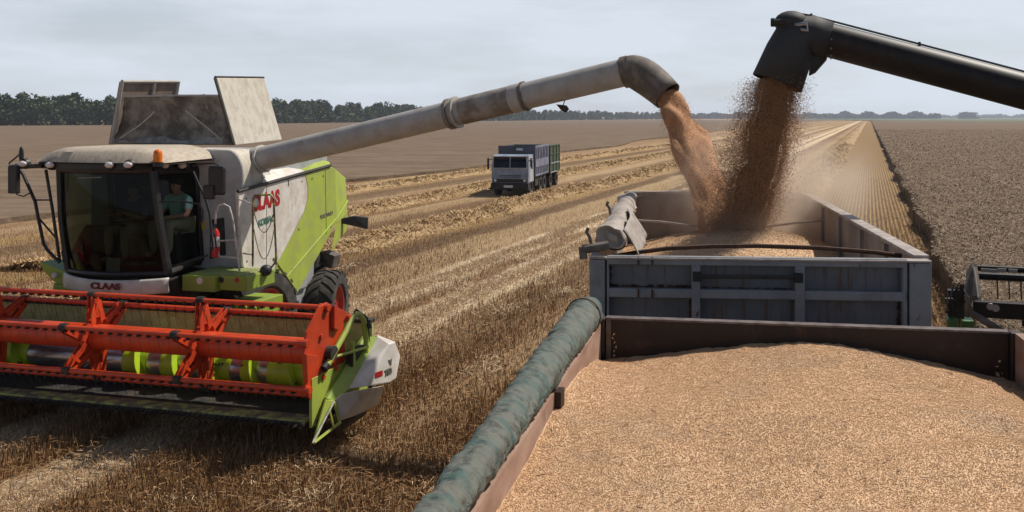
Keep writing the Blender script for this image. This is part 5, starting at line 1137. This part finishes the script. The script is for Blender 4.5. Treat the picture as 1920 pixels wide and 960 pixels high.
b.box(B2(1778, 560, .2).x, B2(1808, 560, .2).x, .2, .34, B2(1790, 596, .2).z, B2(1790, 545, .2).z); b.build('hydraulic_hoses', 'black_plastic', h2, smooth=True)
b = MB(); b.tube([B2(1822, 588, -.05), B2(1840, 598, -.1), B2(1887, 626, -.15), B2(1930, 650, -.2)], .055, 8); b.tube([B2(1813, 555, .0), B2(1822, 588, -.06)], .035, 8); b.tube([B2(1822, 555, .0), B2(1813, 595, -.06)], .025, 8); b.build('drive_shaft', 'auger_boot', h2, smooth=True)
b = MB(); p, q = B2(1776, 598, .0), B2(1796, 640, .0); b.box(p.x, q.x, -.02, .3, q.z, p.z); b.build('green_guard', 'jd_green', h2, bevel=.02)
b = MB(); p, q = B2(1804, 601, .05), B2(1826, 640, .05); b.box(p.x, q.x, .03, .3, q.z, p.z); b.build('green_guard', 'jd_green', h2, bevel=.01)
b = MB()
for p_ in ((1857, 575), (1867, 578)): q = B2(p_[0], p_[1], -.041); b.lathe([(-.01, 0), (-.01, .05), (0, .055)], q, (0, 1, 0), 12)
b.build('reflectors', 'auger_grey', h2)
# body outside the frame
b = MB(); b.box(2.5, 5.2, -8.6, -2.6, 1.1, 3.1).box(2.6, 5.1, -6.8, -3.4, 3.1, 3.75); b.box(3.3, 4.4, -2.6, .0, .7, 1.3); b.build('body', 'jd_green', c2, bevel=.06)
b = MB(); b.box(3.0, 4.7, -2.6, -1.0, 1.7, 3.5); b.build('cab', 'black_plastic', c2, bevel=.08)
for u in (2.5, 5.2): wheel(c2, u, -2.9, .92, .65); wheel(c2, u, -7.4, .68, .45)

# ------------------------------------------------------------------ falling grain
def stream(name, pts, mat, nlump, seed, n=44, m=30):
    """pts: (px, py, Y, half width in px)"""
    P = [at_y(x, y, Y) for x, y, Y, _ in pts]; W = [h / F * Y for _, _, Y, h in pts]; k = len(pts)
    def at(t):
        s = t * (k - 1); i = min(int(s), k - 2); f = s - i; return P[i].lerp(P[i + 1], f), W[i] + (W[i + 1] - W[i]) * f
    def fn(a, c):
        q, r = at(c); th = 2 * math.pi * a
        l1 = noise.noise(Vector((math.cos(th) * .9 + seed, math.sin(th) * .9, c * nlump))); l2 = noise.noise(Vector((math.cos(th) * 2.2, math.sin(th) * 2.2 + seed, c * nlump * 2.4)))
        r2 = r * (.90 + .34 * l1 + .15 * l2)
        return q + Vector((math.cos(th) * r2, math.sin(th) * r2 * .8, .10 * l1))
    b = MB(); b.grid(fn, m, n); return b, at
def soff(o, base):
    pass
s1 = [(1240, 168, 12.1, 20), (1258, 192, 12.0, 27), (1274, 222, 11.85, 31), (1290, 260, 11.6, 34), (1310, 310, 11.3, 38), (1330, 355, 10.95, 37), (1346, 400, 10.55, 35), (1358, 440, 10.2, 42)]
s2 = [(1458, 148, 9.95, 36), (1451, 190, 9.98, 39), (1440, 245, 10.0, 44), (1425, 300, 10.05, 43), (1411, 355, 10.1, 42), (1400, 400, 10.15, 38), (1394, 438, 10.2, 30)]
for pts, mat, kmat, ncore, nfree, label, seed, lump in ((s1, 'grain_flow', 'grain_flow_kernels', 5000, 2600, 'smooth orange stream of grain pouring from the grey auger spout', 1.3, 5.5), (s2, 'grain_core', 'grain_dark', 36000, 52000, 'dark loose stream of grain scattering from the black auger spout', 5.7, 7)):
    if 'grain_core' not in MATS: straw_mat('grain_flow_kernels', [(.36, .185, .09), (.46, .25, .125), (.52, .31, .17)]); M('grain_flow', (.45, .235, .115), .85, col2=(.34, .165, .08), scale=5, lo=.42, hi=.62, bump=.012, bscale=60, stretch=(1, 1, .45)); M('grain_core', (.36, .19, .095), .9, col2=(.20, .10, .052), scale=9, lo=.42, hi=.6, bump=.03, bscale=30, stretch=(1, 1, .5))  # the second stream's darker core colour holds its backlit shade
    wide = pts is s2
    b, at = stream('falling_grain', [(x_, y_, Y_, h_ * (.74 if wide else 1.08)) for x_, y_, Y_, h_ in pts], mat, lump, seed); base = at(1)[0]
    t = thing('falling_grain', label, 'grain', base, 0, 'falling grain streams'); t['kind'] = 'stuff'
    b.v = [tuple(Vector(v) - base) for v in b.v]; b.build('core', mat, t, smooth=True, fix=True, angle=180)['kind'] = 'stuff'
    tt = rng.uniform(0, 1, ncore); th = rng.uniform(0, 6.283, ncore)
    P_ = []
    for x, a in zip(tt, th):
        q, r = at(x); r *= 1.18 if wide else 1; rr = r * (.9 + .34 * noise.noise(Vector((math.cos(a) * .9 + seed, math.sin(a) * .9, x * lump))) + abs(rng.normal(0, .16 if wide else .05)))
        P_.append(q + Vector((math.cos(a) * rr, math.sin(a) * rr * .85, 0)) - base)
    for i in range(nfree):
        x = rng.uniform(0, 1) ** (.8 if wide else .6); q, r = at(x); r *= 1.3 if wide else 1; a = rng.uniform(0, 6.283)
        rr = r * (1 + abs(rng.normal(0, .42 if wide else .22))); dx = -abs(rng.normal(0, .14)) * (.3 + 1.1 * x) if wide and rng.uniform() < .5 else 0
        P_.append(q + Vector((math.cos(a) * rr + dx, math.sin(a) * rr, rng.normal(0, .03))) - base)
    kernels('loose_kernels', np.array([tuple(p) for p in P_]), .0055 if not wide else .0054, kmat, t)['kind'] = 'stuff'

# ------------------------------------------------------------------ distant truck with its drawbar trailer
TF = Frame((956 - CX) / F * 46.8, 46.8, R(-8)); 
tk = thing('grain_truck', 'pale blue cab over truck with ribbed box driving through the stubble in the distance', 'truck', (TF.ox, TF.oy, 0), TF.a); tk.scale = (.84, .84, .84)
b = MB(); b.hull([(-1.2, 0, .85), (1.2, 0, .85), (-1.2, .02, 1.75), (1.2, .02, 1.75), (-1.15, .16, 2.55), (1.15, .16, 2.55), (-1.2, 1.6, .85), (1.2, 1.6, .85), (-1.15, 1.6, 2.6), (1.15, 1.6, 2.6), (-1.12, .4, 2.64), (1.12, .4, 2.64)]); cb = b.build('cab', 'truck_front', tk, bevel=.03)
b = MB(); b.prism([(-1.08, .008, 1.80), (1.08, .008, 1.80), (1.05, .135, 2.50), (-1.05, .135, 2.50)], (0, .02, .0)); b.v = [(x, y - .012, z) for x, y, z in b.v]; b.build('windscreen', 'glass_truck', cb)
b = MB(); b.box(-1.05, 1.05, .1, .6, 1.8, 2.45); b.build('cab_interior', 'chassis_dark', cb)
b = MB(); b.prism([(1.205, .2, .9), (1.205, 1.35, .9), (1.205, 1.35, 1.75), (1.16, 1.35, 2.5), (1.16, .3, 2.5), (1.205, .2, 1.75)], (.012, 0, 0)); dr = b.build('door', 'truck_side', tk)
b = MB(); b.prism([(1.215, .45, 1.85), (1.215, 1.15, 1.85), (1.185, 1.15, 2.4), (1.185, .5, 2.4)], (.008, 0, 0)); b.build('door_window', 'chassis_dark', dr)
b = MB(); b.box(-1.22, 1.22, -.12, .3, .42, .84); bp_ = b.build('bumper', 'chassis_dark', tk, bevel=.04)
b = MB(); b.box(-.36, .22, -.135, -.122, .56, .70); b.build('number_plate', 'paper', bp_)
for u in (-.95, .95): b = MB(); b.lathe([(-.02, 0), (-.02, .09), (0, .1)], (u, .0, 1.0), (0, 1, 0), 12); b.build('headlight', 'lamp_lens', cb)
b = MB(); b.box(-1.1, 1.1, -.012, .0, .88, 1.1).box(-.7, .7, -.012, .0, 1.2, 1.24).box(-.7, .7, -.012, .0, 1.3, 1.34); b.build('grille', 'chassis_dark', cb)
b = MB(); b.tube([(-1.1, -.02, 1.78), (1.1, -.02, 1.78), (1.07, .115, 2.52), (-1.07, .115, 2.52), (-1.1, -.02, 1.78)], .03, 6); b.tube([(0, -.02, 1.78), (0, .115, 2.52)], .025, 6); b.build('windscreen_seal', 'truck_side', cb)
b = MB(); b.tube([(-.9, -.03, 1.80), (-.35, .03, 2.15)], .014, 5); b.tube([(.2, -.03, 1.80), (.75, .03, 2.15)], .014, 5); b.build('wipers', 'black_plastic', cb)
b = MB(); b.box(1.36, 1.46, .0, .06, 1.75, 2.3); b.tube([(1.4, .03, 2.2), (1.15, .2, 2.3)], .025, 6); b.build('mirror', 'black_plastic', tk)
b = MB(); b.box(1.05, 1.22, .15, .6, .35, .6); b.build('step', 'chassis_dark', tk)
b = MB(); b.box(-1.48, -1.36, .0, .06, 1.7, 2.4); b.tube([(-1.4, .03, 2.3), (-1.15, .2, 2.35)], .025, 6); b.build('mirror', 'black_plastic', tk)
b = MB(); b.box(-1.25, -1.32, .1, .2, .4, .6); b.build('marker_lamp', 'rust', tk)
b = MB(); b.box(-1.22, 1.22, 1.78, 1.84, 1.15, 3.14); b.build('box_front', 'truck_box', tk)
b = MB(); b.box(.0, .42, 1.77, 1.778, 2.84, 2.98); b.build('box_plate', 'letter_white', tk)
b = MB(); b.box(-1.22, 1.22, 1.84, 6.0, 1.15, 1.25).box(-1.22, -1.17, 1.84, 6.0, 1.25, 3.1).box(1.17, 1.20, 1.84, 6.0, 1.25, 3.1).box(-1.22, 1.22, 5.95, 6.0, 1.25, 3.1); b.build('box_walls', 'truck_box', tk)
b = MB()
for v in np.linspace(1.86, 5.92, 9): b.box(1.20, 1.27, v, v + .16, 1.2, 3.1)
b.box(1.20, 1.26, 1.84, 6.0, 3.02, 3.14).box(1.20, 1.262, 1.84, 6.0, 1.15, 1.27).box(1.20, 1.262, 1.84, 6.0, 1.75, 2.25); b.build('side_ribs', 'truck_ribs', tk)
b = MB(); b.box(-.5, .5, .5, 6.2, .6, .95).box(.7, 1.15, 2.2, 3.2, .5, 1.0).box(-1.1, 1.1, 1.84, 6, .95, 1.14); b.build('chassis', 'chassis_dark', tk)
for v in (1.0, 3.9, 5.2):
    for s in (-1, 1): wheel(tk, s * 1.0, v, .52, .36, lugs=14)
tq = thing('drawbar_trailer', 'dark green drawbar trailer coupled behind the distant truck', 'trailer', TF.wor((0, 6.6 * .84, 0)), TF.a); tq.scale = (.84, .84, .84)
b = MB(); b.box(-1.22, 1.22, 0, 3.6, 1.05, 3.0); gb_ = b.build('box', 'truck_green', tq)
b = MB()
for v in (0, 1.2, 2.4, 3.5): b.box(1.22, 1.28, v, v + .1, 1.05, 3.02)
for z in (1.05, 1.7, 2.35, 2.95): b.box(1.221, 1.27, 0, 3.6, z, z + .07)
b.build('side_frame', 'truck_green', gb_)
b = MB(); b.box(1.272, 1.28, .3, 3.4, 1.7, 1.76); b.box(1.272, 1.28, .3, 2.5, 1.06, 1.12); b.build('pale_stripe', 'truck_side', gb_)
b = MB(); b.box(-.5, .5, .2, 3.6, .7, 1.04).box(-.08, .08, -.8, .2, .7, .8); b.build('chassis', 'chassis_dark', tq)
for v in (.7, 2.9):
    for s in (-1, 1): wheel(tq, s * 1.0, v, .5, .36, lugs=14)

# ------------------------------------------------------------------ dust hanging over the truck box
def dust(name, label, c, r, dens, seed):
    b = MB(); b.ball((0, 0, 0), r[0], r[1], r[2], 24, 14)
    o = b.build(name, 'bark', None, smooth=True); o.location = c; tag(o, label, 'dust', kind='stuff')
    m = bpy.data.materials.new('dust_air'); m.use_nodes = True; t = m.node_tree; n = t.nodes; n.clear(); l = t.links.new
    ou = n.new('ShaderNodeOutputMaterial'); pv = n.new('ShaderNodeVolumePrincipled'); pv.inputs['Color'].default_value = (.86, .74, .62, 1); pv.inputs['Anisotropy'].default_value = .2
    tc = n.new('ShaderNodeTexCoord'); mp = n.new('ShaderNodeMapping'); mp.inputs['Scale'].default_value = (1 / r[0], 1 / r[1], 1 / r[2]); l(tc.outputs['Object'], mp.inputs[0])
    ln = n.new('ShaderNodeVectorMath'); ln.operation = 'LENGTH'; l(mp.outputs[0], ln.inputs[0])
    mr = n.new('ShaderNodeMapRange'); mr.interpolation_type = 'SMOOTHSTEP'; mr.inputs['From Min'].default_value = 1.0; mr.inputs['From Max'].default_value = .1; l(ln.outputs['Value'], mr.inputs['Value'])
    nz = n.new('ShaderNodeTexNoise'); nz.inputs['Scale'].default_value = 1.6; nz.inputs['Detail'].default_value = 4; l(tc.outputs['Object'], nz.inputs['Vector'])
    m2 = n.new('ShaderNodeMapRange'); m2.inputs['From Min'].default_value = .38; m2.inputs['From Max'].default_value = .68; l(nz.outputs['Fac'], m2.inputs['Value'])
    mu = n.new('ShaderNodeMath'); mu.operation = 'MULTIPLY'; l(mr.outputs[0], mu.inputs[0]); l(m2.outputs[0], mu.inputs[1])
    m3 = n.new('ShaderNodeMath'); m3.operation = 'MULTIPLY'; m3.inputs[1].default_value = dens; l(mu.outputs[0], m3.inputs[0]); l(m3.outputs[0], pv.inputs['Density']); l(pv.outputs[0], ou.inputs['Volume'])
    o.data.materials.clear(); o.data.materials.append(m); return o
q = at_y(1455, 370, 11.0); dust('dust_cloud', 'pale dust drifting up beside the falling grain at the truck box', q, (1.6, 1.4, 1.25), 2.6, 1)
q = at_y(1385, 425, 9.9); dust('dust_cloud', 'brownish dust billowing where the two grain streams strike the heap', q, (.8, .55, .42), 1.1, 2)
